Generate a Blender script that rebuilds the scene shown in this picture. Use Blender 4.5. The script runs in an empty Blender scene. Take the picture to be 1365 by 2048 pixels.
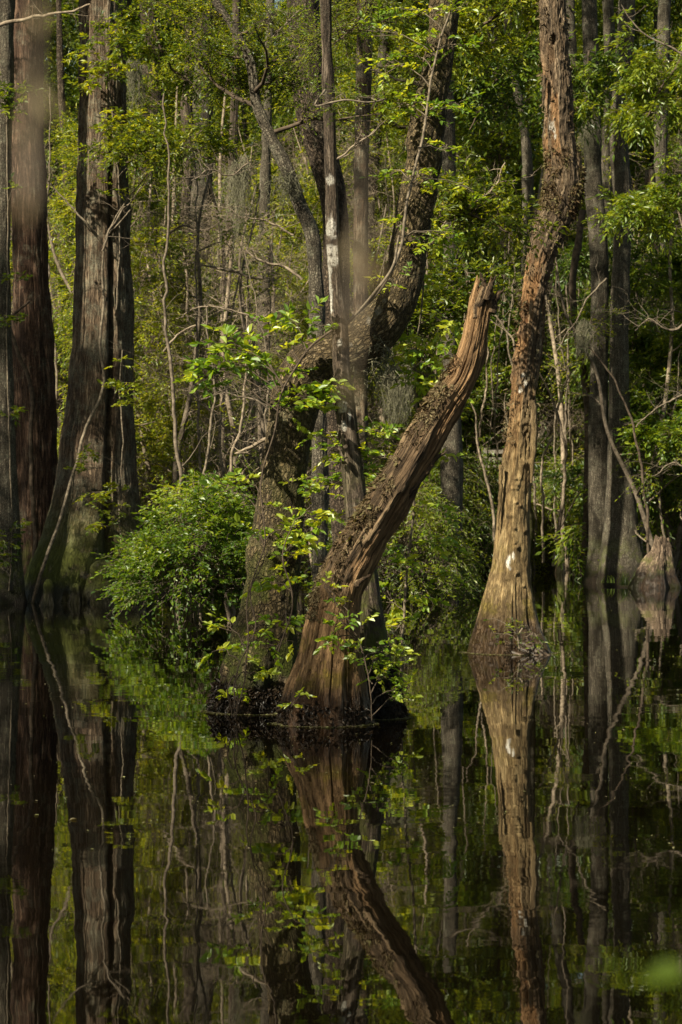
import bpy, math, random
import numpy as np
from math import radians, pi

# ------------------------------------------------------------------ camera, sky, sun, exposure
C = bpy.context.scene
F, CX, HY, CAMH = 4835.0, 682.5, 1000.0, 1.6      # focal length in photo pixels, centre, horizon, eye height
cam_d = bpy.data.cameras.new('camera')
cam = bpy.data.objects.new('camera', cam_d)
C.collection.objects.link(cam); C.camera = cam
cam.location = (0, 0, CAMH); cam.rotation_euler = (radians(90), 0, 0)
cam_d.sensor_fit = 'VERTICAL'; cam_d.sensor_height = 36.0
cam_d.lens = 36.0 * F / 2048.0
cam_d.shift_y = (HY - 1024.0) / 2048.0
cam_d.clip_start = 0.05; cam_d.clip_end = 2000
cam_d.dof.use_dof = True; cam_d.dof.focus_distance = 21.0; cam_d.dof.aperture_fstop = 7.1

SUN_DIR = np.array([-0.60, -0.60, 0.72]); SUN_DIR /= np.linalg.norm(SUN_DIR)
w = bpy.data.worlds.new('World'); C.world = w; w.use_nodes = True
nt = w.node_tree
sky = nt.nodes.new('ShaderNodeTexSky'); sky.sky_type = 'NISHITA'; sky.sun_disc = False
sky.sun_elevation = math.asin(SUN_DIR[2])
sky.sun_rotation = math.atan2(SUN_DIR[0], SUN_DIR[1])
bg = nt.nodes['Background']; bg.inputs[1].default_value = 0.05
tint = nt.nodes.new('ShaderNodeMix'); tint.data_type = 'RGBA'; tint.blend_type = 'MULTIPLY'; tint.inputs[0].default_value = 1
tint.inputs[7].default_value = (1.12, 1.0, .73, 1)      # warm tint on the sky fill, standing in for canopy-filtered light
nt.links.new(sky.outputs[0], tint.inputs[6]); nt.links.new(tint.outputs[2], bg.inputs[0])
sun_d = bpy.data.lights.new('sun', 'SUN'); sun_d.energy = 5.0; sun_d.angle = radians(0.5)
sun_d.color = (1.0, 0.89, 0.66)
sun = bpy.data.objects.new('sun', sun_d); C.collection.objects.link(sun)
from mathutils import Vector
sun.rotation_euler = Vector(SUN_DIR).to_track_quat('Z', 'Y').to_euler()
sun.location = (-30, -10, 40)
C.view_settings.view_transform = 'Standard'; C.view_settings.look = 'None'
C.view_settings.exposure = 1.1; C.view_settings.gamma = 1.0
cy = C.cycles
cy.max_bounces = 5; cy.diffuse_bounces = 2; cy.glossy_bounces = 3; cy.transmission_bounces = 4
cy.transparent_max_bounces = 4; cy.caustics_reflective = False; cy.caustics_refractive = False
cy.use_denoising = True
cy.sample_clamp_indirect = 4.0

# ------------------------------------------------------------------ numpy noise
def _hash(ix, iy, iz, seed):
    with np.errstate(over='ignore'):
        n = ix.astype(np.uint32)*np.uint32(374761393) + iy.astype(np.uint32)*np.uint32(668265263) \
            + iz.astype(np.uint32)*np.uint32(2246822519) + np.uint32((seed*3266489917) & 0xffffffff)
        n = (n ^ (n >> np.uint32(13)))*np.uint32(1274126177)
        n = n ^ (n >> np.uint32(16))
    return n.astype(np.float64)/4294967295.0*2-1
def vn(P, seed=0):
    P = np.asarray(P, float)
    i = np.floor(P).astype(np.int64); f = P-i; f = f*f*(3-2*f)
    x, y, z = i[:, 0], i[:, 1], i[:, 2]; fx, fy, fz = f[:, 0], f[:, 1], f[:, 2]
    def L(a, b, t): return a+(b-a)*t
    h = lambda a, b, c: _hash(x+a, y+b, z+c, seed)
    return L(L(L(h(0,0,0), h(1,0,0), fx), L(h(0,1,0), h(1,1,0), fx), fy),
             L(L(h(0,0,1), h(1,0,1), fx), L(h(0,1,1), h(1,1,1), fx), fy), fz)
def fbm(P, octv=4, seed=0, gain=.5, ridged=False):
    P = np.asarray(P, float); a = 1.0; s = 0; t = 0
    for k in range(octv):
        v = vn(P, seed+k*17)
        if ridged: v = 1-2*np.abs(v)
        s = s+a*v; t += a; a *= gain; P = P*2.03+11.7
    return s/t
def sstep(a, b, x):
    t = np.clip((x-a)/(b-a), 0, 1); return t*t*(3-2*t)
def norm(v):
    return v/np.maximum(np.linalg.norm(v, axis=-1, keepdims=True), 1e-9)

def at(px, py, D):
    return np.array([(px-CX)/F*D, D, CAMH-(py-HY)/F*D])

# ------------------------------------------------------------------ object helpers
def mesh_np(name, V, Fq, mat, attrs=None, smooth=True):
    V = np.asarray(V, np.float32); Fq = np.asarray(Fq, np.int32)
    me = bpy.data.meshes.new(name)
    nf, k = Fq.shape
    me.vertices.add(len(V)); me.vertices.foreach_set('co', V.ravel())
    me.loops.add(nf*k); me.loops.foreach_set('vertex_index', Fq.ravel())
    me.polygons.add(nf); me.polygons.foreach_set('loop_start', np.arange(0, nf*k, k, dtype=np.int32))
    me.polygons.foreach_set('use_smooth', np.full(nf, smooth))
    for n, a in (attrs or {}).items():
        a = np.asarray(a, np.float32)
        if a.ndim == 2:
            at_ = me.attributes.new(n, 'FLOAT_VECTOR', 'POINT'); at_.data.foreach_set('vector', a.ravel())
        else:
            at_ = me.attributes.new(n, 'FLOAT', 'POINT'); at_.data.foreach_set('value', a)
    me.update(calc_edges=True); me.validate()
    me.materials.append(mat)
    return me
def obj(name, me, parent=None, loc=None, label=None):
    o = bpy.data.objects.new(name, me); C.collection.objects.link(o)
    if parent is not None: o.parent = parent
    if loc is not None: o.location = tuple(loc)
    if label: o['label'] = label
    return o
def thing(name, label, cat, loc, group=None):
    o = bpy.data.objects.new(name, None); C.collection.objects.link(o)
    o.empty_display_size = .2
    o.location = tuple(loc); o['label'] = label; o['category'] = cat
    if group: o['group'] = group
    return o
def tag(o, label, cat, group=None, kind=None):
    if label: o['label'] = label
    if cat: o['category'] = cat
    if group: o['group'] = group
    if kind: o['kind'] = kind
    return o
def dup(root, loc, rotz, sc=1.0, label=None, group=None, tilt=(0, 0)):
    r = root.copy(); C.collection.objects.link(r)
    r.location = tuple(loc); r.rotation_euler = (tilt[0], tilt[1], rotz)
    r.scale = (sc, sc, sc) if np.isscalar(sc) else sc
    if label: r['label'] = label
    if group: r['group'] = group
    for ch in KIDS.get(root.name, []):
        c = ch.copy(); C.collection.objects.link(c); c.parent = r
    return r
KIDS = {}

class Buf:
    """collects vertices, quads and attributes"""
    def __init__(s): s.V = []; s.F = []; s.A = {}; s.n = 0
    def add(s, V, Fq, **attrs):
        V = np.asarray(V, float).reshape(-1, 3)
        s.V.append(V); s.F.append(np.asarray(Fq)+s.n); s.n += len(V)
        for k, a in attrs.items(): s.A.setdefault(k, []).append(np.asarray(a, float))
        return s
    def mesh(s, name, mat, origin=(0, 0, 0), smooth=True):
        V = np.concatenate(s.V)-np.asarray(origin)
        return mesh_np(name, V, np.concatenate(s.F), mat, {k: np.concatenate(a) for k, a in s.A.items()}, smooth)

# ------------------------------------------------------------------ geometry generators
def spline(ctrl, n):
    """Catmull-Rom through control rows (x,y,z,r,...), resampled evenly by length"""
    c = np.asarray(ctrl, float); m = len(c)
    d = np.linalg.norm(np.diff(c[:, :3], axis=0), axis=1); T = np.concatenate([[0], np.cumsum(d)])
    tan = np.gradient(c, T, axis=0)
    s = np.linspace(0, T[-1], n); i = np.clip(np.searchsorted(T, s, side='right')-1, 0, m-2)
    h = (T[i+1]-T[i])[:, None]; u = ((s-T[i])/(T[i+1]-T[i]))[:, None]
    p = (2*u**3-3*u**2+1)*c[i] + (u**3-2*u**2+u)*h*tan[i] + (-2*u**3+3*u**2)*c[i+1] + (u**3-u**2)*h*tan[i+1]
    return p, s
def frames(P, ref=(0, -1, 0)):
    t = norm(np.gradient(P, axis=0)); r = np.array(ref, float)
    u = norm(r-(t@r)[:, None]*t); v = np.cross(t, u)
    return t, u, v
def grid_faces(n, m):
    i = np.arange(n-1)[:, None]*m; j = np.arange(m)[None, :]; j2 = (j+1) % m
    return np.stack([i+j, i+j2, i+m+j2, i+m+j], -1).reshape(-1, 4)
def tubes(P, R, sides=5, buf=None):
    """P (N,K,3), R (N,K) -> tubes in a Buf with coordinates bc"""
    N, K, _ = P.shape
    t = norm(np.gradient(P, axis=1)); md = norm(P[:, -1]-P[:, 0])
    ref = np.where(np.abs(md[:, 1:2]) < .8, np.array([[0, -1., 0]]), np.array([[1., 0, 0]]))[:, None, :]
    u = norm(ref-(t*ref).sum(-1, keepdims=True)*t); v = np.cross(t, u)
    th = np.arange(sides)*2*pi/sides
    V = P[:, :, None, :]+R[:, :, None, None]*(np.cos(th)[None, None, :, None]*u[:, :, None, :]+np.sin(th)[None, None, :, None]*v[:, :, None, :])
    f = grid_faces(K, sides); Fq = (f[None]+(np.arange(N)*K*sides)[:, None, None]).reshape(-1, 4)
    s = np.concatenate([np.zeros((N, 1)), np.cumsum(np.linalg.norm(np.diff(P, axis=1), axis=2), axis=1)], 1)
    bc = np.empty((N, K, sides, 3)); off = np.arange(N)[:, None, None]*.37
    bc[..., 0] = R[:, :, None]*np.cos(th)+off; bc[..., 1] = R[:, :, None]*np.sin(th); bc[..., 2] = s[:, :, None]+off
    buf = buf or Buf()
    buf.add(V.reshape(-1, 3), Fq, bc=bc.reshape(-1, 3))
    return buf
OV = np.array([(0, 0, 0), (.46, .28, .10), (.36, .66, .10), (0, 1, -.10), (-.36, .66, .10), (-.46, .28, .10)])
OF = np.array([(0, 1, 2, 3), (0, 3, 4, 5)])
def leaves(P, D, Nn, L, W, lv, buf):
    D = norm(D); S = norm(np.cross(D, Nn)); Nn = np.cross(S, D); n = len(P)
    V = P[:, None, :] + OV[None, :, 0:1]*W[:, None, None]*S[:, None, :] + OV[None, :, 1:2]*L[:, None, None]*D[:, None, :] \
        + OV[None, :, 2:3]*W[:, None, None]*Nn[:, None, :]*1.6
    Fq = (OF[None]+(np.arange(n)*6)[:, None, None]).reshape(-1, 4)
    buf.add(V.reshape(-1, 3), Fq, lv=np.repeat(lv, 6))
def sprays(A, Dr, Ln, m, leafL, wr, rng, LB, TB=None, twr=.004, up=1.0, droop=.25, spreadn=.35, lvb=None):
    """twigs from anchors A along Dr, length Ln, each with m alternate leaves"""
    n = len(A); K = 4
    Dr = norm(Dr); q = np.linspace(0, 1, K)[None, :, None]
    down = np.array([0, 0, -1.])
    bend = norm(rng.normal(size=(n, 3)))*.22
    tw = lambda t: A[:, None, :]+Ln[:, None, None]*(t*Dr[:, None, :]+t*t*(droop*down+bend[:, None, :]))
    if TB is not None:
        r = twr*(1-.7*q[..., 0])*np.ones((n, 1)); tubes(tw(q), r, 3, TB)
    t = (np.linspace(.12, 1.0, m)[None, :, None]+rng.uniform(-.03, .03, (n, m, 1)))
    P = tw(t).reshape(-1, 3)
    side = norm(np.cross(Dr, [0, 0, 1.]+rng.normal(size=(n, 3))*.2))
    sg = np.where(np.arange(m) % 2 == 0, 1., -1.)[None, :, None]
    tipk = sstep(.75, 1, np.linspace(0, 1, m))[None, :, None]
    D = Dr[:, None, :]*(.55+tipk)+side[:, None, :]*sg*(.9-.6*tipk)+rng.normal(size=(n, m, 3))*.28+down*droop*.8
    Nn = np.array([0, 0, up])+rng.normal(size=(n, m, 3))*spreadn
    L = leafL*rng.uniform(.6, 1.15, n*m)
    if lvb is None: lvb = rng.uniform(.15, .85, n)
    lv = np.clip(np.repeat(lvb, m)+rng.normal(size=n*m)*.13, 0, 1)
    leaves(P, D.reshape(-1, 3), Nn.reshape(-1, 3), L, L*wr*rng.uniform(.8, 1.2, n*m), lv, LB)
def grow(path, rad, rng, n, t0, t1, length, up=.5, subs=6, taper=.55, K=6):
    """limbs and sub-branches off a trunk path. Returns (P,R) primaries, (P,R) secondaries, anchors, dirs"""
    m = len(path); P1 = []; R1 = []; P2 = []; R2 = []; A = []; D = []
    for i in range(n):
        t = t0+(t1-t0)*(i+rng.uniform(0, 1))/n; k = min(m-2, int(t*(m-1))); p = path[k].copy(); r0 = min(rad[k]*.5, .11)
        az = i*2.399+rng.uniform(-.5, .5)
        d = norm(np.array([math.cos(az), math.sin(az), up*rng.uniform(.1, 1.6)]))
        L = length*(1-taper*(t-t0)/(t1-t0+1e-6))*rng.uniform(.6, 1.25)
        pts = [p]
        for j in range(K-1):
            d = norm(d+rng.normal(size=3)*.24+np.array([0, 0, .05])); p = p+d*L/(K-1); pts.append(p)
        pts = np.array(pts); P1.append(pts); rr = r0*np.linspace(1, .15, K); R1.append(rr)
        for j in range(subs):
            q = rng.uniform(.25, 1.0)*(K-1); k2 = min(K-2, int(q)); b = pts[k2]+(pts[k2+1]-pts[k2])*(q-k2)
            ax = norm(pts[k2+1]-pts[k2]); e = norm(rng.normal(size=3)*np.array([1, 1, .6])+ax*.8+np.array([0, 0, .15]))
            l2 = L*rng.uniform(.2, .5); s = [b]
            for jj in range(K-1):
                e = norm(e+rng.normal(size=3)*.28); b = b+e*l2/(K-1); s.append(b)
            s = np.array(s); P2.append(s); R2.append(max(.004, rr[k2]*.45)*np.linspace(1, .2, K))
            for jj in range(1, K): A.append(s[jj]); D.append(norm(s[jj]-s[jj-1]))
    return (np.array(P1), np.array(R1)), (np.array(P2), np.array(R2)), np.array(A), np.array(D)

# ------------------------------------------------------------------ materials
def newmat(name):
    m = bpy.data.materials.new(name); m.use_nodes = True; m.node_tree.nodes.clear(); return m, NB(m.node_tree)
class NB:
    def __init__(s, t): s.t = t
    def n(s, typ, ins=None, **props):
        nd = s.t.nodes.new(typ)
        for k, v in props.items(): setattr(nd, k, v)
        for k, v in (ins or {}).items():
            if isinstance(v, bpy.types.NodeSocket): s.t.links.new(v, nd.inputs[k])
            elif v is not None: nd.inputs[k].default_value = v
        return nd
    def math(s, op, a, b=None, clamp=False):
        return s.n('ShaderNodeMath', {0: a, 1: b}, operation=op, use_clamp=clamp).outputs[0]
    def mix(s, f, a, b, mode='MIX'):
        nd = s.t.nodes.new('ShaderNodeMix'); nd.data_type = 'RGBA'; nd.blend_type = mode
        for k, v in ((0, f), (6, a), (7, b)):
            if isinstance(v, bpy.types.NodeSocket): s.t.links.new(v, nd.inputs[k])
            else: nd.inputs[k].default_value = v if not isinstance(v, tuple) or len(v) == 4 else (*v, 1)
        return nd.outputs[2]
    def ramp(s, f, stops):
        nd = s.n('ShaderNodeValToRGB', {0: f}); e = nd.color_ramp.elements
        while len(e) < len(stops): e.new(.5)
        for el, (p, c) in zip(e, stops):
            el.position = p; el.color = (*c, 1) if len(c) == 3 else c
        return nd.outputs[0]
    def rng(s, v, a, b, c=0., d=1.):
        return s.n('ShaderNodeMapRange', {0: v, 1: a, 2: b, 3: c, 4: d}).outputs[0]
    def noise(s, vec, scale, detail=5, rough=.6, dist=0.):
        return s.n('ShaderNodeTexNoise', {'Vector': vec, 'Scale': scale, 'Detail': detail, 'Roughness': rough, 'Distortion': dist}).outputs[0]
    def vmul(s, v, k):
        return s.n('ShaderNodeVectorMath', {0: v, 1: k}, operation='MULTIPLY').outputs[0]

def bark(name, cols, scale=30, stretch=.12, bump=.6, lichen=(0.21, 0.21, 0.155), lich_amt=.35, lich_scale=9,
         moss_amt=0.0, moss_top=2.0, blocky=0, wood=(.42, .20, .06), wood2=(.16, .07, .03), wet=.35, moss_col=(.07, .085, .012), bdist=.012):
    m, b = newmat(name)
    bc = b.n('ShaderNodeAttribute', attribute_name='bc').outputs['Vector']
    st = b.vmul(bc, (1, 1, stretch))
    f1 = b.noise(st, scale, 7, .65, .3)
    f2 = b.noise(b.vmul(bc, (1, 1, stretch*2)), scale*3.1, 4, .6)
    f3 = b.noise(bc, 2.2, 4, .6)
    col = b.ramp(f1, [(.30, cols[0]), (.47, cols[1]), (.66, cols[2])])
    col = b.mix(b.rng(f3, .35, .7, 0, .75), col, b.mix(.5, col, cols[3] if len(cols) > 3 else cols[1]))
    col = b.mix(b.rng(f2, .3, .7, .35, 0), col, (cols[0][0]*.6, cols[0][1]*.6, cols[0][2]*.6))
    crk = b.rng(b.math('ABSOLUTE', b.math('SUBTRACT', f1, .5)), .0, .05, 0, 1)
    dk = (cols[0][0]*.45, cols[0][1]*.45, cols[0][2]*.45)
    col = b.mix(b.rng(crk, 0, 1, .75, 0), col, dk)
    f4 = b.noise(b.vmul(bc, (1, 1, stretch*.6)), scale*.42, 5, .7, .6)
    col = b.mix(b.rng(f4, .36, .5, .7, 0), col, dk)
    hgt = b.math('ADD', b.math('ADD', f1, b.math('MULTIPLY', f2, .45)), b.math('ADD', b.math('MULTIPLY', crk, .5), b.math('MULTIPLY', f4, 1.2)))
    f5 = b.noise(b.vmul(bc, (1, 1, min(1., stretch*6))), scale*2.2, 6, .75)
    col = b.mix(b.rng(f5, .36, .52, .6, 0), col, dk)
    col = b.mix(b.rng(f5, .55, .72, 0, .35), col, cols[2])
    hgt = b.math('ADD', hgt, b.math('MULTIPLY', f5, .6))
    if blocky:
        dv = b.n('ShaderNodeVectorMath', {0: b.n('ShaderNodeTexNoise', {'Vector': bc, 'Scale': 30., 'Detail': 3}).outputs[1], 1: (.035, .035, .05)}, operation='MULTIPLY').outputs[0]
        dv = b.n('ShaderNodeVectorMath', {0: bc, 1: dv}, operation='ADD').outputs[0]
        vo = b.n('ShaderNodeTexVoronoi', {'Vector': b.vmul(dv, (1, 1, .55)), 'Scale': blocky, 'Randomness': 1.}, feature='DISTANCE_TO_EDGE').outputs[0]
        ed = b.rng(vo, .0, .22, 0, 1)
        col = b.mix(b.rng(ed, 0, 1, .2, 1), (cols[0][0]*.35, cols[0][1]*.35, cols[0][2]*.35), col)
        hgt = b.math('ADD', hgt, b.math('MULTIPLY', ed, 1.1))
    pos = b.n('ShaderNodeNewGeometry').outputs['Position']
    # bare wood
    wd = b.n('ShaderNodeAttribute', attribute_name='wood').outputs['Fac']
    wf = b.noise(b.vmul(bc, (1, 1, .05)), scale*1.5, 6, .6, .2)
    wcol = b.ramp(wf, [(.33, wood2), (.5, tuple((p+q)/2 for p, q in zip(wood, wood2))), (.66, wood)])
    col = b.mix(wd, col, wcol)
    if 'moss_base' in name or name == 'orange_snag_wood':
        zb = b.n('ShaderNodeSeparateXYZ', {0: pos}).outputs[2]
        tan = b.ramp(b.noise(b.vmul(bc, (1, 1, .3)), 18, 6, .7), [(.32, (.055, .035, .017)), (.5, (.20, .14, .065)), (.68, (.42, .32, .17))])
        col = b.mix(b.rng(zb, 3.0, 1.9, 0, .9), col, tan)
    # lichen
    ln = b.noise(bc, lich_scale*.3, 8, .78)
    lm = b.rng(ln, .62-lich_amt*.2, .74-lich_amt*.2, 0, .8)
    lm = b.math('MULTIPLY', lm, b.rng(b.noise(bc, 45, 4, .7), .42, .58, .15, 1))
    col = b.mix(b.math('MULTIPLY', lm, b.math('SUBTRACT', 1., wd)), col, lichen)
    # moss; the attribute mask also carries the snag's painted sunlit streaks
    if moss_amt > 0:
        z = b.n('ShaderNodeSeparateXYZ', {0: pos}).outputs[2]
        mz = b.rng(z, moss_top, moss_top*.15, 0, 1)
        mm = b.math('MULTIPLY', mz, b.rng(b.noise(bc, 4, 5, .65), .62-moss_amt*.3, .72-moss_amt*.3, 0, 1))
        mc = b.mix(b.noise(bc, 60, 3, .6), (moss_col[0]*.35, moss_col[1]*.4, moss_col[2]), (moss_col[0]*1.9, moss_col[1]*1.8, moss_col[2]*1.6))
        col = b.mix(mm, col, mc)
    am = b.n('ShaderNodeAttribute', attribute_name='moss_lit').outputs['Fac']
    col = b.mix(am, col, b.mix(b.noise(bc, 50, 3, .6), (moss_col[0]*.5, moss_col[1]*.5, moss_col[2]), (moss_col[0]*2, moss_col[1]*1.9, moss_col[2]*1.6)))
    wh = b.n('ShaderNodeAttribute', attribute_name='white').outputs['Fac']
    wh = b.math('MULTIPLY', wh, b.rng(b.noise(bc, 70, 4, .7), .34, .5, .0, 1.))
    col = b.mix(wh, col, b.mix(b.rng(f1, .35, .6, 0, 1), (.30, .28, .24), (.60, .58, .54)))
    # wet tide band above the water
    z = b.n('ShaderNodeSeparateXYZ', {0: pos}).outputs[2]
    zz = b.math('ADD', z, b.math('MULTIPLY', b.math('SUBTRACT', b.noise(pos, 5, 4, .6), .5), .5*wet))
    wt = b.rng(zz, wet*.5, wet, 1, 0)
    col = b.mix(wt, col, b.mix(1., col, (.20, .16, .13), 'MULTIPLY'))
    bp = b.n('ShaderNodeBump', {'Strength': bump, 'Distance': bdist, 'Height': hgt}).outputs[0]
    rough = b.math('SUBTRACT', .9, b.math('MULTIPLY', wt, .45))
    p = b.n('ShaderNodeBsdfPrincipled', {'Base Color': col, 'Roughness': rough, 'Normal': bp, 'Specular IOR Level': .3})
    b.n('ShaderNodeOutputMaterial', {0: p.outputs[0]})
    return m
def leafmat(name, dark, mid, light, trans=.5, gloss=.05, vary=.25):
    m, b = newmat(name)
    lv = b.n('ShaderNodeAttribute', attribute_name='lv').outputs['Fac']
    oi = b.n('ShaderNodeObjectInfo').outputs['Random']
    lv = b.math('ADD', lv, b.math('MULTIPLY', b.math('SUBTRACT', oi, .5), vary), True)
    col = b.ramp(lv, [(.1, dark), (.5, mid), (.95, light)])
    tcol = b.mix(1., col, (2.4, 1.95, .6, 1), 'MULTIPLY')
    d = b.n('ShaderNodeBsdfDiffuse', {0: col}).outputs[0]
    t = b.n('ShaderNodeBsdfTranslucent', {0: tcol}).outputs[0]
    mx = b.n('ShaderNodeMixShader', {0: trans, 1: d, 2: t}).outputs[0]
    g = b.n('ShaderNodeBsdfGlossy', {0: (.9, .95, 1, 1), 'Roughness': .42}).outputs[0]
    mx = b.n('ShaderNodeMixShader', {0: gloss, 1: mx, 2: g}).outputs[0]
    b.n('ShaderNodeOutputMaterial', {0: mx})
    return m
def plain(name, c1, c2, scale=8, rough=.9, bump=.4, attr='bc', spec=.3):
    m, b = newmat(name)
    v = b.n('ShaderNodeAttribute', attribute_name=attr).outputs['Vector'] if attr else b.n('ShaderNodeNewGeometry').outputs['Position']
    f = b.noise(v, scale, 5, .65)
    col = b.ramp(f, [(.35, c1), (.65, c2)])
    bp = b.n('ShaderNodeBump', {'Strength': bump, 'Distance': .01, 'Height': f}).outputs[0]
    p = b.n('ShaderNodeBsdfPrincipled', {'Base Color': col, 'Roughness': rough, 'Normal': bp, 'Specular IOR Level': spec})
    b.n('ShaderNodeOutputMaterial', {0: p.outputs[0]}); return m

M = {}
M['cypress'] = bark('cypress_bark', [(.035, .022, .013), (.14, .092, .058), (.30, .22, .15), (.17, .135, .095)], 22, .09, 1., bdist=.03, lichen=(.20, .20, .15), lich_amt=.75, moss_amt=.9, moss_top=1.9)
M['redbark'] = bark('red_cypress_bark', [(.028, .014, .009), (.115, .062, .040), (.25, .155, .105), (.11, .085, .062)], 22, .09, 1., bdist=.03, lich_amt=.45, moss_amt=.5, moss_top=1.4)
M['grey'] = bark('grey_bark', [(.065, .053, .039), (.185, .16, .12), (.34, .30, .235), (.17, .145, .11)], 30, .16, .8, blocky=42, lich_amt=.55, lich_scale=14, moss_amt=.5, moss_top=1.0)
M['blocky'] = bark('blocky_bark', [(.04, .028, .02), (.14, .10, .07), (.27, .21, .15), (.12, .09, .06)], 26, .3, .9, blocky=26, bdist=.02, lich_amt=.3, moss_amt=.3, moss_top=1.2)
M['crooked'] = bark('lichened_bark', [(.06, .042, .02), (.23, .165, .085), (.44, .34, .21), (.22, .18, .075)], 38, .25, 1., blocky=34, bdist=.02, lich_amt=.5, lich_scale=11, lichen=(.20, .19, .11), moss_amt=.55, moss_top=2.2, wet=.34)
M['slender'] = bark('slender_bark', [(.028, .02, .014), (.11, .08, .058), (.25, .20, .155), (.09, .07, .05)], 40, .09, 1., lich_amt=.3, lich_scale=16, moss_amt=.7, moss_top=2.0, wet=.5)
M['snag'] = bark('weathered_snag_wood', [(.03, .018, .010), (.12, .078, .045), (.28, .20, .12), (.15, .10, .05)], 26, .04, 1., bdist=.02, lich_amt=0, wood=(.41, .255, .13), wood2=(.06, .031, .014), moss_amt=.3, moss_top=1.2, wet=.36, moss_col=(.16, .12, .015))  # the yellow moss colour also tints the sunlit streaks painted at the foot
M['orange'] = bark('orange_snag_wood', [(.055, .038, .024), (.19, .135, .085), (.34, .265, .185), (.20, .14, .08)], 26, .10, 1., bdist=.02, lich_amt=.15, wood=(.34, .205, .10), wood2=(.11, .045, .016), wet=.6, moss_amt=.35, moss_top=1.3, moss_col=(.15, .12, .015))
M['stumpwood'] = bark('pale_stump_wood', [(.04, .026, .018), (.16, .115, .08), (.32, .245, .18), (.17, .12, .085)], 24, .05, .8, lich_amt=.1, moss_amt=.4, moss_top=.8, wet=.45)
M['twig'] = plain('twig_bark', (.07, .055, .04), (.22, .18, .14), 14)
M['paletwig'] = plain('pale_twig_bark', (.10, .075, .055), (.34, .28, .21), 14)
M['darktwig'] = plain('dark_branch_bark', (.03, .022, .016), (.12, .09, .065), 12)
M['vine'] = plain('vine_bark', (.07, .055, .04), (.24, .20, .15), 18)
M['moss'] = plain('spanish_moss', (.10, .10, .065), (.26, .25, .17), 30, attr=None)
M['fern'] = leafmat('withered_fern', (.03, .02, .012), (.10, .07, .04), (.14, .13, .06), .1, .0)
M['shag'] = leafmat('shaggy_bark_flakes', (.03, .022, .013), (.10, .073, .043), (.19, .16, .095), .05, .0)
M['mudroot'] = plain('muddy_roots', (.012, .008, .005), (.07, .045, .028), 25, .55, .9, spec=.5)
M['leaf_small'] = leafmat('small_yellow_green_leaves', (.035, .07, .007), (.135, .20, .012), (.31, .35, .024), .5, .03, .45)
M['leaf_mid'] = leafmat('mid_green_leaves', (.032, .065, .007), (.12, .178, .012), (.27, .31, .02), .5, .03, .5)
M['leaf_broad'] = leafmat('broad_green_leaves', (.028, .06, .008), (.10, .17, .012), (.23, .29, .02), .45, .04, .5)
M['leaf_dark'] = leafmat('dark_evergreen_leaves', (.015, .04, .008), (.04, .09, .012), (.08, .15, .02), .35, .05)
M['leaf_vine'] = leafmat('glossy_vine_leaves', (.08, .16, .015), (.17, .29, .02), (.38, .44, .05), .5, .05)
M['leaf_bush'] = leafmat('bush_leaves', (.035, .08, .008), (.11, .19, .014), (.27, .34, .028), .5, .03)
M['leaf_fern'] = leafmat('feathery_needles', (.06, .11, .01), (.13, .20, .016), (.22, .29, .03), .5, .03)
M['grass'] = leafmat('grass_blades', (.05, .09, .02), (.09, .15, .03), (.16, .22, .05), .4, .04)
M['board'] = plain('weathered_boards', (.13, .115, .095), (.24, .22, .19), 6, attr=None)

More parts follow.
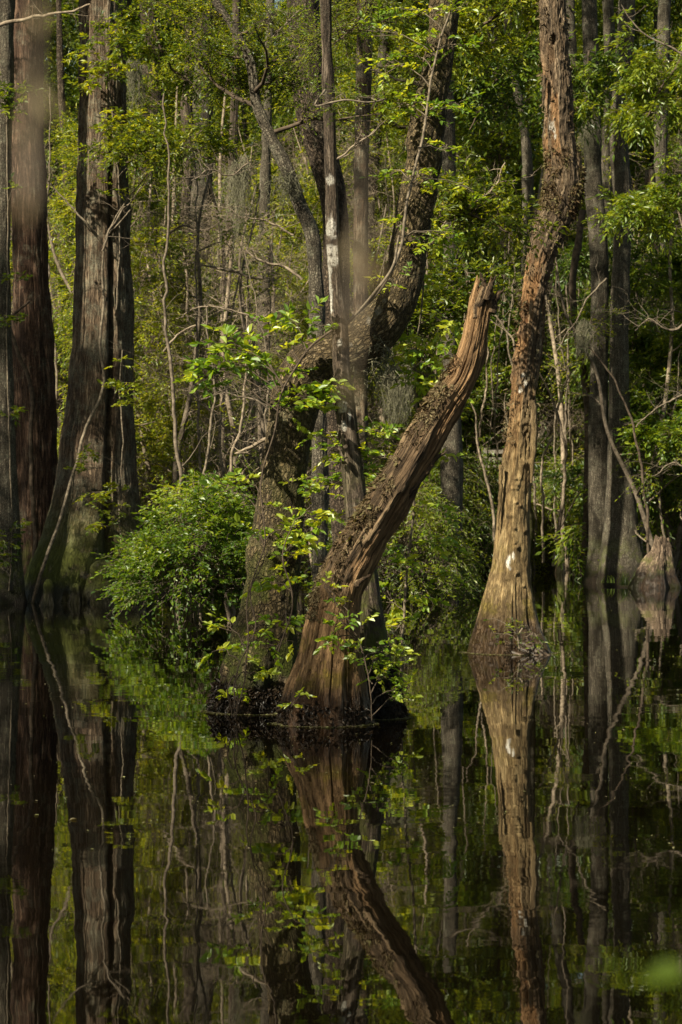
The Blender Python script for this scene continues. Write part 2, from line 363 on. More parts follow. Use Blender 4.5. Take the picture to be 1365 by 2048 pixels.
# ------------------------------------------------------------------ setting: ground and water
def shore(x):
    x = np.asarray(x, float)
    s = 58.5-17.0*sstep(-1.6, -3.4, x)
    return s+1.4*np.sin(x*.9+1)+.8*np.sin(x*2.3)
def ground_z(x, y):
    x = np.asarray(x, float); y = np.asarray(y, float)
    d = y-shore(x)
    P = np.stack([x*.35, y*.35, 0*x], -1)
    n = fbm(P.reshape(-1, 3), 4, 5).reshape(x.shape)
    z = -.9+sstep(-3, 1.2, d)*1.25+n*.22*sstep(-4, 2, d)
    return z+sstep(6, 200, d)*2.5
def make_ground():
    xs = np.concatenate([np.linspace(-600, -45, 24), np.linspace(-40, 40, 200), np.linspace(45, 600, 24)])
    ys = np.concatenate([np.linspace(-300, 25, 20), np.linspace(28, 110, 230), np.linspace(115, 900, 40)])
    X, Y = np.meshgrid(xs, ys); Z = ground_z(X, Y)
    V = np.stack([X, Y, Z], -1).reshape(-1, 3); n, m = X.shape
    i = (np.arange(n-1)[:, None]*m+np.arange(m-1)[None, :])
    Fq = np.stack([i, i+1, i+m+1, i+m], -1).reshape(-1, 4)
    mt, b = newmat('forest_floor')
    pos = b.n('ShaderNodeNewGeometry').outputs['Position']
    f = b.noise(pos, 9, 8, .7); g = b.noise(pos, .8, 4, .6)
    col = b.ramp(f, [(.35, (.012, .008, .005)), (.55, (.05, .034, .02)), (.7, (.11, .08, .045))])
    col = b.mix(b.rng(g, .5, .62, 0, .7), col, (.03, .045, .01))
    bp = b.n('ShaderNodeBump', {'Strength': 1., 'Distance': .05, 'Height': f}).outputs[0]
    p = b.n('ShaderNodeBsdfPrincipled', {'Base Color': col, 'Roughness': .9, 'Normal': bp})
    b.n('ShaderNodeOutputMaterial', {0: p.outputs[0]})
    o = obj('forest_floor', mesh_np('forest_floor', V, Fq, mt)); tag(o, None, None, kind='structure')
    # water
    V = [(-600, -300, 0), (600, -300, 0), (600, 300, 0), (-600, 300, 0)]
    mt, b = newmat('tannin_water')
    pos = b.n('ShaderNodeNewGeometry').outputs['Position']
    def nv(sc, s, det):
        c = b.n('ShaderNodeTexNoise', {'Vector': b.vmul(pos, sc), 'Scale': s, 'Detail': det, 'Roughness': .5}).outputs[1]
        return b.n('ShaderNodeVectorMath', {0: c, 1: (.5, .5, .5)}, operation='SUBTRACT').outputs[0]
    a = b.n('ShaderNodeVectorMath', {0: nv((.5, 1.6, 1), 1.3, 2)}, operation='SCALE'); a.inputs['Scale'].default_value = .009
    c = b.n('ShaderNodeVectorMath', {0: nv((.8, 2.4, 1), 6.0, 1)}, operation='SCALE')
    patch = b.rng(b.noise(b.vmul(pos, (.35, .12, 1)), 1., 2, .5), .45, .65, .0016, .012)
    b.t.links.new(patch, c.inputs['Scale'])
    s = b.n('ShaderNodeVectorMath', {0: a.outputs[0], 1: c.outputs[0]}, operation='ADD').outputs[0]
    s = b.n('ShaderNodeVectorMath', {0: b.vmul(s, (1, 1, 0)), 1: (0, 0, 1)}, operation='ADD').outputs[0]
    s = b.n('ShaderNodeVectorMath', {0: s}, operation='NORMALIZE').outputs[0]
    p = b.n('ShaderNodeBsdfPrincipled', {'Base Color': (.002, .0014, .0007, 1), 'Roughness': .015, 'IOR': 1.42, 'Normal': s})
    b.n('ShaderNodeOutputMaterial', {0: p.outputs[0]})
    o = obj('swamp_water', mesh_np('swamp_water', V, [(0, 1, 2, 3)], mt)); tag(o, None, None, kind='structure')
make_ground()

# ------------------------------------------------------------------ hero trunks
def trunk_geo(ctrl, D0, seg, rings, seed, flute=.0, nfl=5, fl_top=1.2, rid=.02, rid_f=9, rid_s=.7, lump=.03, lump_f=2.5,
              jag=0, extra=None, world=False, cap=False):
    """ctrl rows: (px, py, width_px, depth offset); builds a displaced trunk. Returns Buf, path, rads, s"""
    rows = []
    for c in ctrl:
        px, py, wd, dd = (list(c)+[0])[:4]; D = D0+dd
        rows.append([*at(px, py, D), wd/2*D/F])
    rows = np.array(rows)
    P4, s = spline(rows, rings); P = P4[:, :3]; R = np.maximum(P4[:, 3], .01); L = s[-1]
    t, u, v = frames(P)
    th = np.arange(seg)*2*pi/seg
    TH, S = np.meshgrid(th, s); Rg = R[:, None]*np.ones_like(TH)
    Zc = P[:, 2][:, None]*np.ones_like(TH)
    cx, sx = np.cos(TH), np.sin(TH); Rm = float(np.mean(R))
    rs = np.random.RandomState(seed)
    fl = 0
    for k in range(3):
        fl = fl+np.cos((nfl+k-1)*TH+rs.uniform(0, 6)+.25*S*rs.uniform(-1, 1))*rs.uniform(.5, 1)
    flm = sstep(fl_top, 0, Zc)
    Rr = Rg*(1+flute*fl/2*(flm*.85+.15))
    Q = np.stack([cx*Rm, sx*Rm, S], -1).reshape(-1, 3)
    rg = fbm(Q*np.array([rid_f*1.7, rid_f*1.7, rid_s*1.5])+fbm(Q*1.5, 3, seed+9)[:, None]*.8, 5, seed, .62, True).reshape(TH.shape)
    fi = fbm(Q*np.array([rid_f*4, rid_f*4, rid_s*6]), 3, seed+31).reshape(TH.shape)
    lm = fbm(Q*lump_f, 4, seed+3).reshape(TH.shape)
    env = .6+.4*sstep(-.3, .5, fbm(Q*.9, 2, seed+77)).reshape(TH.shape)
    disp = rid*rg*env+rid*.35*fi+lump*lm
    attrs = dict(bc=np.stack([cx*Rg, sx*Rg, S], -1).reshape(-1, 3))
    base = P[:, None, :]+(Rr+disp)[..., None]*(cx[..., None]*u[:, None, :]+sx[..., None]*v[:, None, :])
    if extra:
        d2, at2 = extra(TH, S, Zc, base, L, rg, lm); disp = disp+d2
        attrs.update({k: a.reshape(-1) for k, a in at2.items()})
    Sx = np.zeros_like(S)
    if jag:
        jn = fbm(np.stack([cx*2.2, sx*2.2, 0*cx], -1).reshape(-1, 3)[:seg], 3, seed+5)*1.6
        jn = jn+np.abs(np.sin(th*4.5+1))*.35
        Sx = sstep(L-jag*2.2, L, S)*jn[None, :]*jag
    V = P[:, None, :]+(Rr+disp)[..., None]*(cx[..., None]*u[:, None, :]+sx[..., None]*v[:, None, :])+Sx[..., None]*t[:, None, :]
    Vf = V.reshape(-1, 3); Fq = grid_faces(rings, seg)
    b = Buf()
    if jag or cap:
        # hollow/broken end: inner wall going down to a splintered floor
        n0 = rings*seg; rowsI = []
        top = V[-1]; c = P[-1]
        for k, (rf, dn) in enumerate(((.8, .02), (.62, .12), (.35, .2), (.02, .22))):
            rr = c+(top-c)*rf-t[-1]*dn*(1 if jag else .1)*(.7+.5*rs.rand(seg))[:, None]
            rowsI.append(rr)
        Vf = np.concatenate([Vf]+rowsI)
        Fq = np.concatenate([Fq, grid_faces(5, seg)+(rings-1)*seg])
        for k in attrs:
            a = attrs[k].reshape(rings, seg, -1)[-1]; a = np.tile(a, (4, 1))
            attrs[k] = np.concatenate([attrs[k], a if attrs[k].ndim == 2 else a[:, 0]])
    b.add(Vf, Fq, **attrs)
    return b, P, R, s
def origin(P):
    i = np.argmin(np.abs(P[:, 2])) if P[:, 2].min() < 0 else 0
    return np.array([P[i, 0], P[i, 1], max(0., P[i, 2])])

def patches(base, L, D, with_front=True):
    """soft elliptical patches (px,py,rx,ry) on the camera side of a trunk at depth about D"""
    X, Y, Z = base[..., 0], base[..., 1], base[..., 2]; m = np.zeros_like(X)
    nz = fbm(base.reshape(-1, 3)*26, 4, 4).reshape(X.shape)
    for (px, py, rx, ry) in L:
        c = at(px, py, D); k = D/F
        q = np.sqrt(((X-c[0])/(rx*k))**2+((Z-c[2])/(ry*k))**2)+nz*.95
        m = np.maximum(m, sstep(1.2, .7, q))
    return m
def knobs(base, rng, n, x0, x1, y0, y1, D, r, amp):
    out = np.zeros(base.shape[:2])
    for i in range(n):
        c = at(rng.uniform(x0, x1), rng.uniform(y0, y1), D); rr = r*rng.uniform(.6, 1.4)
        q = ((base[..., 0]-c[0])**2+(base[..., 2]-c[2])**2)/(rr*rr)
        out = np.maximum(out, amp*np.exp(-q)*(base[..., 1] < D))
    return out

def crown_on(root, org, P, R, rng, leaf, n=12, t0=.55, t1=.98, length=3.5, subs=6, tw=2, m=9, leafL=.10, wr=.5, twL=.5,
             bmat='darktwig', up=.5, droop=.25, nm='crown'):
    p1, p2, A, D = grow(P, R, rng, n, t0, t1, length, up, subs)
    bb = tubes(*p1, sides=6); tubes(*p2, sides=4, buf=bb)
    A = np.repeat(A, tw, 0); D = np.repeat(D, tw, 0)+rng.normal(size=(len(A), 3))*.8
    lb = Buf(); sprays(A, D, twL*rng.uniform(.6, 1.3, len(A)), m, leafL, wr, rng, lb, bb, droop=droop)
    k1 = obj('branches', bb.mesh('branches', M[bmat], org), root)
    k2 = obj(nm, lb.mesh(nm, M[leaf], org, smooth=False), root)
    return [k1, k2]

rng = np.random.RandomState(7)

# --- left: broad cypress with two lobes
def ex_cyp(TH, S, Z, base, L, rg, lm):
    # seam between a lit grey lobe and a darker reddish one
    c = np.cos(TH-.62)
    d = -.16*np.exp(-((TH-.42)/.10)**2)*sstep(9, 5, Z)-.03*np.exp(-((TH-5.55)/.09)**2)*sstep(5, 1, Z)
    mm = sstep(1.7, .5, Z+lm*.8)*sstep(.0, .35, lm+.12)
    return d, dict(moss_lit=mm*.85)
ctrl = [(176, 1280, 330), (176, 1215, 275), (180, 1140, 238), (184, 1080, 204), (190, 1000, 172), (195, 900, 148), (202, 780, 128), (206, 640, 116), (207, 500, 106), (206, 300, 98), (205, 100, 92), (204, -200, 86), (200, -700, 70), (196, -1300, 42), (195, -1700, 18)]
b, P, R, s = trunk_geo(ctrl, 38.8, 300, 760, 11, .20, 5, 2.6, .032, 9, .9, .06, 1.6, extra=ex_cyp)
o0 = origin(P); t_cyp = thing('cypress_tree', 'broad grey cypress with a mossy flared base, widest trunk on the left', 'tree', o0)
tr = obj('trunk', b.mesh('trunk', M['cypress'], o0), t_cyp)
crown_on(t_cyp, o0, P, R, rng, 'leaf_mid', 16, .55, .97, 5.5, 7, 2, 9, .10, .45)

# --- left: reddish cypress
ctrl = [(78, 1290, 170), (76, 1200, 112), (74, 1130, 100), (72, 1000, 92), (70, 850, 86), (66, 700, 80), (62, 550, 72), (58, 380, 68), (55, 200, 62), (54, 0, 58), (50, -400, 50), (48, -1000, 34), (46, -1400, 14)]
b, P, R, s = trunk_geo(ctrl, 39.8, 220, 700, 21, .17, 6, 5.5, .030, 11, .8, .05, 1.8)
o0 = origin(P); t_red = thing('cypress_tree', 'reddish fibrous cypress trunk left of the broad mossy cypress', 'tree', o0)
obj('trunk', b.mesh('trunk', M['redbark'], o0), t_red)
crown_on(t_red, o0, P, R, rng, 'leaf_mid', 14, .6, .97, 4.5, 6, 2, 9, .10, .45)

# --- left edge: grey trunk
ctrl = [(8, 1290, 120), (8, 1200, 88), (8, 1100, 72), (6, 950, 56), (4, 750, 44), (2, 500, 36), (6, 300, 36), (10, 100, 36), (10, -300, 32), (6, -800, 24), (6, -1100, 10)]
b, P, R, s = trunk_geo(ctrl, 37.5, 110, 420, 31, .10, 5, 1.2, .015, 9, 1.2, .03, 2)
o0 = origin(P); t_ge = thing('swamp_tree', 'grey lichened trunk cut off by the left edge of the photo', 'tree', o0)
obj('trunk', b.mesh('trunk', M['grey'], o0), t_ge)
crown_on(t_ge, o0, P, R, rng, 'leaf_mid', 12, .6, .97, 4, 6, 2, 8, .10, .45)

# --- centre: crooked living tree with the big arching limb
ctrl = [(505, 1520, 210), (510, 1440, 184), (518, 1370, 158), (530, 1280, 130), (543, 1180, 104), (552, 1080, 98), (566, 960, 92), (580, 860, 92),
        (596, 790, 100), (628, 735, 108), (676, 712, 96), (722, 688, 92), (764, 650, 90), (794, 600, 84), (810, 545, 76), (820, 480, 72), (838, 380, 66), (852, 280, 64), (868, 170, 58), (886, 60, 54), (896, -80, 50), (880, -400, 44), (905, -800, 34), (900, -1150, 12)]
def ex_crk(TH, S, Z, base, L, rg, lm):
    X = base[..., 0]
    d = .03*np.maximum(0, fbm(base.reshape(-1, 3)*6, 3, 91).reshape(X.shape))
    d = d-.05*sstep(.5, .0, Z)*np.maximum(0, fbm(base.reshape(-1, 3)*np.array([9, 9, 3]), 4, 17, ridged=True).reshape(X.shape))
    mm = sstep(.0, .5, fbm(base.reshape(-1, 3)*3, 4, 61).reshape(X.shape))*sstep(-.1, .5, np.sin(TH))*.0
    return d, dict(moss_lit=mm, white=patches(base, [(738, 640, 5, 8), (757, 622, 6, 8), (700, 690, 5, 4), (770, 600, 4, 6)], 18.2)*.4)
b, P, R, s = trunk_geo(ctrl, 18.4, 170, 760, 41, .16, 5, .9, .012, 13, 2.0, .03, 3.2, extra=ex_crk)
o0 = origin(P); t_crk = thing('crooked_tree', 'crooked lichened tree whose thick limb bends over to the right behind the slender trunk', 'tree', o0)
obj('trunk', b.mesh('trunk', M['crooked'], o0), t_crk)
crown_on(t_crk, o0, P, R, rng, 'leaf_mid', 12, .80, .98, 2.4, 5, 2, 9, .08, .5, .35)
crk_path, crk_R = P, R

# --- centre: slender trunk with white lichen patches, dark flared base behind the snag
ctrl = [(756, 1520, 150), (752, 1440, 112), (746, 1360, 84), (738, 1250, 66), (726, 1120, 52), (712, 1000, 44), (700, 900, 40), (690, 800, 38), (684, 740, 36), (680, 660, 32), (672, 560, 27), (666, 460, 25), (662, 340, 24), (658, 200, 23), (653, 60, 21), (650, -100, 19), (655, -400, 14), (650, -600, 6)]
def ex_sl(TH, S, Z, base, L, rg, lm):
    wp = patches(base, [(660, 357, 8, 9), (661, 457, 13, 22), (662, 497, 14, 13), (664, 517, 12, 11), (657, 575, 8, 58), (680, 683, 6, 6), (684, 812, 8, 14), (689, 850, 4, 10), (700, 830, 3, 12)], 17.75)
    d = -.02*sstep(.6, .0, Z)*np.maximum(0, rg)
    return d, dict(white=wp)
b, P, R, s = trunk_geo(ctrl, 17.9, 100, 620, 51, .16, 5, .8, .006, 24, 1.2, .012, 4, extra=ex_sl)
o0 = origin(P); t_sl = thing('slender_tree', 'slender upright trunk blotched with white lichen in front of the bent limb', 'tree', o0)
obj('trunk', b.mesh('trunk', M['slender'], o0), t_sl)
crown_on(t_sl, o0, P, R, rng, 'leaf_fern', 10, .82, .97, 1.6, 5, 2, 12, .035, .3, .3)
sl_path, sl_R = P, R

# --- centre: leaning broken snag
ctrl = [(646, 1530, 250), (649, 1450, 182), (652, 1400, 158), (658, 1340, 136), (664, 1280, 112), (674, 1220, 97), (692, 1155, 84), (721, 1100, 77), (752, 1050, 74), (782, 1000, 71), (812, 950, 68), (842, 900, 65), (871, 850, 63), (899, 803, 62), (927, 757, 57), (945, 705, 50), (956, 650, 44), (966, 600, 38), (969, 588, 35)]
def ex_sn(TH, S, Z, base, L, rg, lm):
    X = base[..., 0]
    # strip of loose bark on the upper left, bare fibrous wood elsewhere
    up = -np.sin(TH)
    nz = fbm(base.reshape(-1, 3)*4, 4, 8).reshape(X.shape)
    cover = sstep(.0, .25, up*.9+.25+nz*.5)*sstep(.75, 1.0, Z)*sstep(2.55, 2.2, Z)
    d = cover*.022
    slit = fbm(np.stack([np.cos(TH)*5, np.sin(TH)*5, S*.5], -1).reshape(-1, 3), 3, 72, ridged=True).reshape(X.shape)
    d = d-.075*sstep(.62, .9, slit)*sstep(1.2, .15, Z)
    d = d-.03*sstep(.55, .85, slit)*(1-cover)*sstep(1.2, 1.5, Z)
    lit_yel = sstep(.25, .55, fbm(np.stack([np.cos(TH)*3, np.sin(TH)*3, S*.5], -1).reshape(-1, 3), 3, 5).reshape(X.shape))*sstep(1.2, .8, Z)*sstep(.1, .3, Z)  # yellow sunlit streaks near the foot, painted into the colour
    return d, dict(wood=(1-cover)*.9, moss_lit=lit_yel*.8)
b, P, R, s = trunk_geo(ctrl, 17.35, 300, 620, 61, .16, 7, 1.1, .021, 11, .55, .028, 4, jag=.15, extra=ex_sn)
o0 = origin(P); t_sn = thing('leaning_snag', 'broken brown snag leaning to the right with a jagged splintered top', 'snag', o0)
obj('trunk', b.mesh('trunk', M['snag'], o0), t_sn)
sn_path, sn_R = P, R
def bits(rows_list, D, seed, mat, name, root, o0, sides=7, label=None):
    """small tapered crooked tubes given in pixel rows (px,py,width)"""
    bb = Buf(); r = np.random.RandomState(seed)
    for rows in rows_list:
        rw = np.array([[*at(a, c, D+(rest[0] if rest else 0)), wd/2*D/F] for a, c, wd, *rest in rows])
        p, _ = spline(rw, 24); q = p[:, :3]+r.normal(size=(24, 3))*.003
        q = q+fbm(q*3, 3, seed)[:, None]*np.array([.03, .03, .01])
        tubes(q[None], np.maximum(p[:, 3], .0015)[None], sides, bb)
    return obj(name, bb.mesh(name, mat, o0), root, label=label)
for k, rws in enumerate(([(960, 610, 20, -.02), (968, 585, 17, -.03), (972, 572, 12), (967, 556, 8), (961, 545, 2)], [(974, 600, 16, -.05), (978, 578, 13, -.05), (984, 562, 8), (991, 551, 2)], [(986, 625, 18), (990, 600, 16), (998, 588, 10), (1008, 580, 3)], [(950, 640, 14, -.03), (953, 600, 11), (955, 585, 4)])):
    bits([rws], 17.3, 200+k, M['snag'], 'splinter', t_sn, o0)
bits([[(795, 1010, 26), (830, 975, 17), (858, 940, 12), (880, 912, 8), (894, 902, 3)]], 17.3, 210, M['snag'], 'branch_stub', t_sn, o0)
bits([[(712, 1170, 16), (728, 1158, 8), (744, 1148, 3)]], 17.1, 211, M['snag'], 'branch_stub', t_sn, o0)
# flakes of loose bark and withered fern along the upper left side
def shag_strip(path, R, zlo, zhi, n, rng, root, o0, mat, size=.03, ang=(pi+.3, 2*pi-.2), nm='bark_flakes'):
    t, u, v = frames(path); ok = np.where((path[:, 2] > zlo) & (path[:, 2] < zhi))[0]
    i = rng.choice(ok, n); a = rng.uniform(ang[0], ang[1], n)
    nr = np.cos(a)[:, None]*u[i]+np.sin(a)[:, None]*v[i]
    p = path[i]+nr*(R[i]+.018+rng.uniform(-.006, .02, n))[:, None]
    keep = fbm(p*np.array([9, 9, 6]), 4, 33)+rng.normal(size=n)*.08 > (-.3 if mat == 'mud' else -.06); p, nr = p[keep], nr[keep]; n = len(p)
    d = nr*.45+rng.normal(size=(n, 3))*.6+np.array([0, 0, -.6])
    L = size*np.clip(rng.lognormal(0, .55, n), .3, 3.2); lb = Buf()
    leaves(p, d, nr+rng.normal(size=(n, 3))*.5, L, L*rng.uniform(.18, .6, n), np.clip(.5+fbm(p*7, 2, 3)*.7+rng.normal(size=n)*.25, 0, 1), lb)
    return obj(nm, lb.mesh(nm, M[mat], o0, smooth=False), root)
shag_strip(P, R, .72, 2.42, 34000, rng, t_sn, o0, 'shag', .0135)
shag_strip(P, R, 1.2, 2.6, 2200, rng, t_sn, o0, 'fern', .026, (pi+.8, 2*pi-.6), 'fern_mat')

# --- right: tall orange snag with burl
ctrl = [(1022, 1370, 250), (1020, 1306, 160), (1018, 1270, 132), (1018, 1220, 106), (1021, 1160, 84), (1025, 1100, 72), (1030, 1000, 60), (1037, 900, 56), (1045, 800, 54), (1057, 700, 54), (1066, 610, 51), (1078, 530, 52), (1096, 470, 62), (1116, 420, 66), (1127, 375, 68), (1128, 330, 66), (1120, 285, 58), (1118, 200, 54), (1110, 100, 51), (1106, 0, 47), (1104, -100, 44), (1100, -260, 40)]
def ex_or(TH, S, Z, base, L, rg, lm):
    X = base[..., 0]; left = np.sin(TH)*-1
    q = np.stack([np.cos(TH)*.9, np.sin(TH)*.9, S*1.1], -1).reshape(-1, 3)
    nz = fbm(q*np.array([2, 2, .8]), 4, 14).reshape(X.shape)
    left = np.cos(TH)*.25+(1-np.abs((TH-4.9)/1.2))*.9     # TH about 4.7 faces -x
    wd = sstep(.0, .05, left*.5+nz*.9-.05)*sstep(.9, 1.2, Z)*sstep(6.6, 5.8, Z)
    wd = wd*(1-.95*sstep(3.9, 4.3, Z)*sstep(5.3, 4.9, Z))
    wd = wd*(1-.85*sstep(-.1, .25, fbm(base.reshape(-1, 3)*np.array([7, 7, 3]), 4, 91).reshape(X.shape)))
    rot = sstep(1.9, 2.2, Z)*sstep(4.3, 3.9, Z)
    wd = np.maximum(wd, rot*sstep(-.25, .05, nz+.15*np.cos(TH)-.25*np.sin(TH))*(.35+.65*sstep(-.25, .1, fbm(base.reshape(-1, 3)*np.array([9, 9, 5]), 4, 92).reshape(X.shape))))
    wd = np.maximum(wd*np.where(Z > 4.6, .8, 1.), .35*sstep(2.4, 1.7, Z))
    d = -.032*wd*sstep(1.6, 2, Z)
    pit = sstep(.15, .55, fbm(base.reshape(-1, 3)*np.array([13, 13, 7]), 4, 55).reshape(X.shape))*np.maximum(rot, .5*sstep(4.2, 4.6, Z))
    d = d-.028*pit+.02*sstep(1.5, 2.2, Z)*fbm(base.reshape(-1, 3)*np.array([20, 20, 8]), 4, 56, ridged=True).reshape(X.shape)
    burl = sstep(4.4, 4.75, Z)*sstep(5.6, 5.1, Z)
    d = d+burl*.03*fbm(base.reshape(-1, 3)*5, 3, 12).reshape(X.shape)
    d = d+knobs(base, np.random.RandomState(4), 26, 1010, 1050, 620, 1180, 25.4, .022, .022)
    d = d-.03*sstep(.5, .85, fbm(np.stack([np.cos(TH)*4, np.sin(TH)*4, S*.6], -1).reshape(-1, 3), 3, 22, ridged=True).reshape(X.shape))*sstep(1.0, .2, Z)
    d = d-.07*patches(base, [(1107, 82, 7, 10)], 25.3)
    return d, dict(wood=wd, white=patches(base, [(1018, 1124, 5, 14), (1027, 1112, 3, 8), (1040, 780, 6, 6), (1047, 752, 5, 5), (1052, 765, 3, 8), (1106, 250, 5, 14), (1110, 272, 4, 5)], 25.2))
b, P, R, s = trunk_geo(ctrl, 25.4, 240, 860, 71, .13, 6, 1.1, .013, 12, .9, .016, 4, jag=.12, extra=ex_or)
o0 = origin(P); t_or = thing('tall_snag', 'tall dead snag with peeling orange wood and a swollen knot near its top', 'snag', o0)
obj('trunk', b.mesh('trunk', M['orange'], o0), t_or)
shag_strip(P, R, 4.6, 5.3, 9000, rng, t_or, o0, 'fern', .017, (0, 2*pi), 'fern_mat')
shag_strip(P, R, 2.2, 6.9, 5200, rng, t_or, o0, 'shag', .022, (pi*.1, pi*1.9), 'bark_flakes')
for rws in ([(1066, 800, 12), (1068, 880, 16), (1064, 965, 5)], [(1002, 930, 9), (1000, 1000, 8), (996, 1060, 3)], [(1088, 150, 7), (1088, 190, 7), (1087, 215, 2)]):
    bits([rws], 25.25, 230, M['orange'], 'bark_strip', t_or, o0, 6)
bits([[(1040+dx, 1285+dy*.2, 16, -.3), (1070+dx, 1300, 12, -.35), (1100+dx*.5, 1316, 7, -.5)] for dx, dy in ((0, 0), (-20, 20), (-60, 10), (10, -40))], 25.4, 231, M['mudroot'], 'root', t_or, o0)

# --- right: pair of grey trunks
def pairtree(ctrl, D, seed, label, rngs):
    b, P, R, s = trunk_geo(ctrl, D, 110, 560, seed, .10, 5, 1.2, .012, 12, 1.6, .02, 2.2)
    o0 = origin(P); t = thing('swamp_tree', label, 'tree', o0, 'paired grey trunks')
    obj('trunk', b.mesh('trunk', M['grey'], o0), t)
    crown_on(t, o0, P, R, rngs, 'leaf_broad', 12, .66, .98, 4.2, 6, 2, 9, .12, .4)
    return P
pairtree([(1204, 1230, 130), (1203, 1166, 78), (1201, 1100, 50), (1199, 1000, 44), (1197, 860, 39), (1199, 700, 36), (1200, 560, 36), (1196, 470, 37), (1188, 380, 35), (1185, 260, 33), (1182, 120, 31), (1179, 0, 29), (1178, -300, 27), (1184, -800, 20), (1180, -1200, 8)], 47.0, 81, 'straighter left one of the two grey trunks rising together near the right edge', rng)
pairtree([(1246, 1240, 180), (1246, 1166, 110), (1243, 1100, 82), (1242, 1000, 60), (1240, 900, 48), (1239, 800, 41), (1239, 650, 37), (1244, 500, 35), (1246, 400, 37), (1240, 320, 36), (1237, 250, 34), (1244, 160, 33), (1252, 60, 33), (1254, 0, 32), (1256, -300, 28), (1250, -800, 20), (1252, -1200, 8)], 46.6, 82, 'wavier right one of the two grey trunks rising together near the right edge', rng)

# --- right: pale conical stump, cypress knees, grass
ctrl = [(1310, 1215, 128), (1312, 1176, 86), (1314, 1150, 66), (1318, 1120, 46), (1321, 1095, 32), (1323, 1076, 24)]
b, P, R, s = trunk_geo(ctrl, 44.2, 150, 200, 91, .34, 5, 1.4, .035, 8, .8, .09, 2.5, jag=.05)
o0 = origin(P); t = thing('tree_stump', 'pale cone shaped stump in the water at the right edge', 'stump', o0)
obj('trunk', b.mesh('trunk', M['stumpwood'], o0), t)
def knee(px, py0, py1, w0, w1, D, label, seed, mat='cypress', name='cypress_knee'):
    mid = (py0+py1)/2
    ctrl = [(px, py0+30, w0*1.7), (px, py0, w0), (px+2, mid, (w0*.35+w1*.65)), (px+1, py1+4, w1), (px+1, py1, w1*.35)]
    b, P, R, s = trunk_geo(ctrl, D, 44, 60, seed, .15, 5, .5, .012, 8, 1.2, .02, 5)
    o0 = origin(P); o = obj(name, b.mesh(name, M[mat], o0), None, o0)
    tag(o, label, 'cypress knee', 'cypress knees in the water'); return o
knee(1121, 1140, 1084, 20, 9, 53, 'short blunt cypress knee left of the thin knee in the far channel', 301)
knee(1150, 1142, 1078, 9, 5, 52, 'thin pointed cypress knee standing alone in the far channel', 302)
knee(1059, 1120, 1010, 9, 7, 54, 'tall narrow cypress knee just right of the tall orange snag', 303)
knee(151, 1208, 1166, 30, 12, 37.3, 'knobbly dark cypress knee in front of the mossy cypress base', 304)
knee(96, 1212, 1158, 30, 12, 36.5, 'brown cypress knee at the foot of the reddish cypress', 305)
knee(206, 1214, 1118, 62, 26, 37.4, 'broad pale cypress knee beside the leafy bush on the left', 306)
knee(128, 1206, 1180, 22, 10, 37.8, 'low cypress knee between the two taller knees on the left', 307)
knee(1184, 1150, 1118, 20, 9, 50, 'low cypress knee left of the paired grey trunks', 308)
knee(965, 1140, 1098, 12, 7, 54, 'small dark cypress knee left of the tall orange snag', 309)

def grass_tuft(px, py, D, n, h, label, seed):
    r = np.random.RandomState(seed); c = at(px, py, D); bb = Buf(); K = 6
    az = r.uniform(0, 2*pi, n); L = h*r.uniform(.5, 1.1, n); q = np.linspace(0, 1, K)
    out = np.stack([np.cos(az), np.sin(az), 0*az], -1)*r.uniform(.2, .8, n)[:, None]
    p0 = c+r.normal(size=(n, 3))*np.array([.08, .05, 0])
    P = p0[:, None, :]+L[:, None, None]*(q[None, :, None]*np.array([0, 0, 1.])+(q**2)[None, :, None]*(out[:, None, :]-np.array([0, 0, .35])))
    V = []; lv = r.uniform(.2, .9, n); w_ = .006*(1-q*.9)
    S = norm(np.cross(out, [0, 0, 1.]))
    A_ = P-S[:, None, :]*w_[None, :, None]; B_ = P+S[:, None, :]*w_[None, :, None]
    V = np.stack([A_, B_], 2).reshape(n, K*2, 3)
    f = np.array([(2*i, 2*i+1, 2*i+3, 2*i+2) for i in range(K-1)])
    bb.add(V.reshape(-1, 3), (f[None]+(np.arange(n)*K*2)[:, None, None]).reshape(-1, 4), lv=np.repeat(lv, K*2))
    o = obj('grass_tuft', bb.mesh('grass_tuft', M['grass'], c), None, c); tag(o, label, 'grass tuft')
grass_tuft(1250, 1170, 44.5, 60, .36, 'green grass tuft in the water between paired trunks and pale stump', 5)
grass_tuft(1222, 1166, 45.0, 22, .22, 'small sparse grass tuft at the foot of the paired grey trunks', 6)

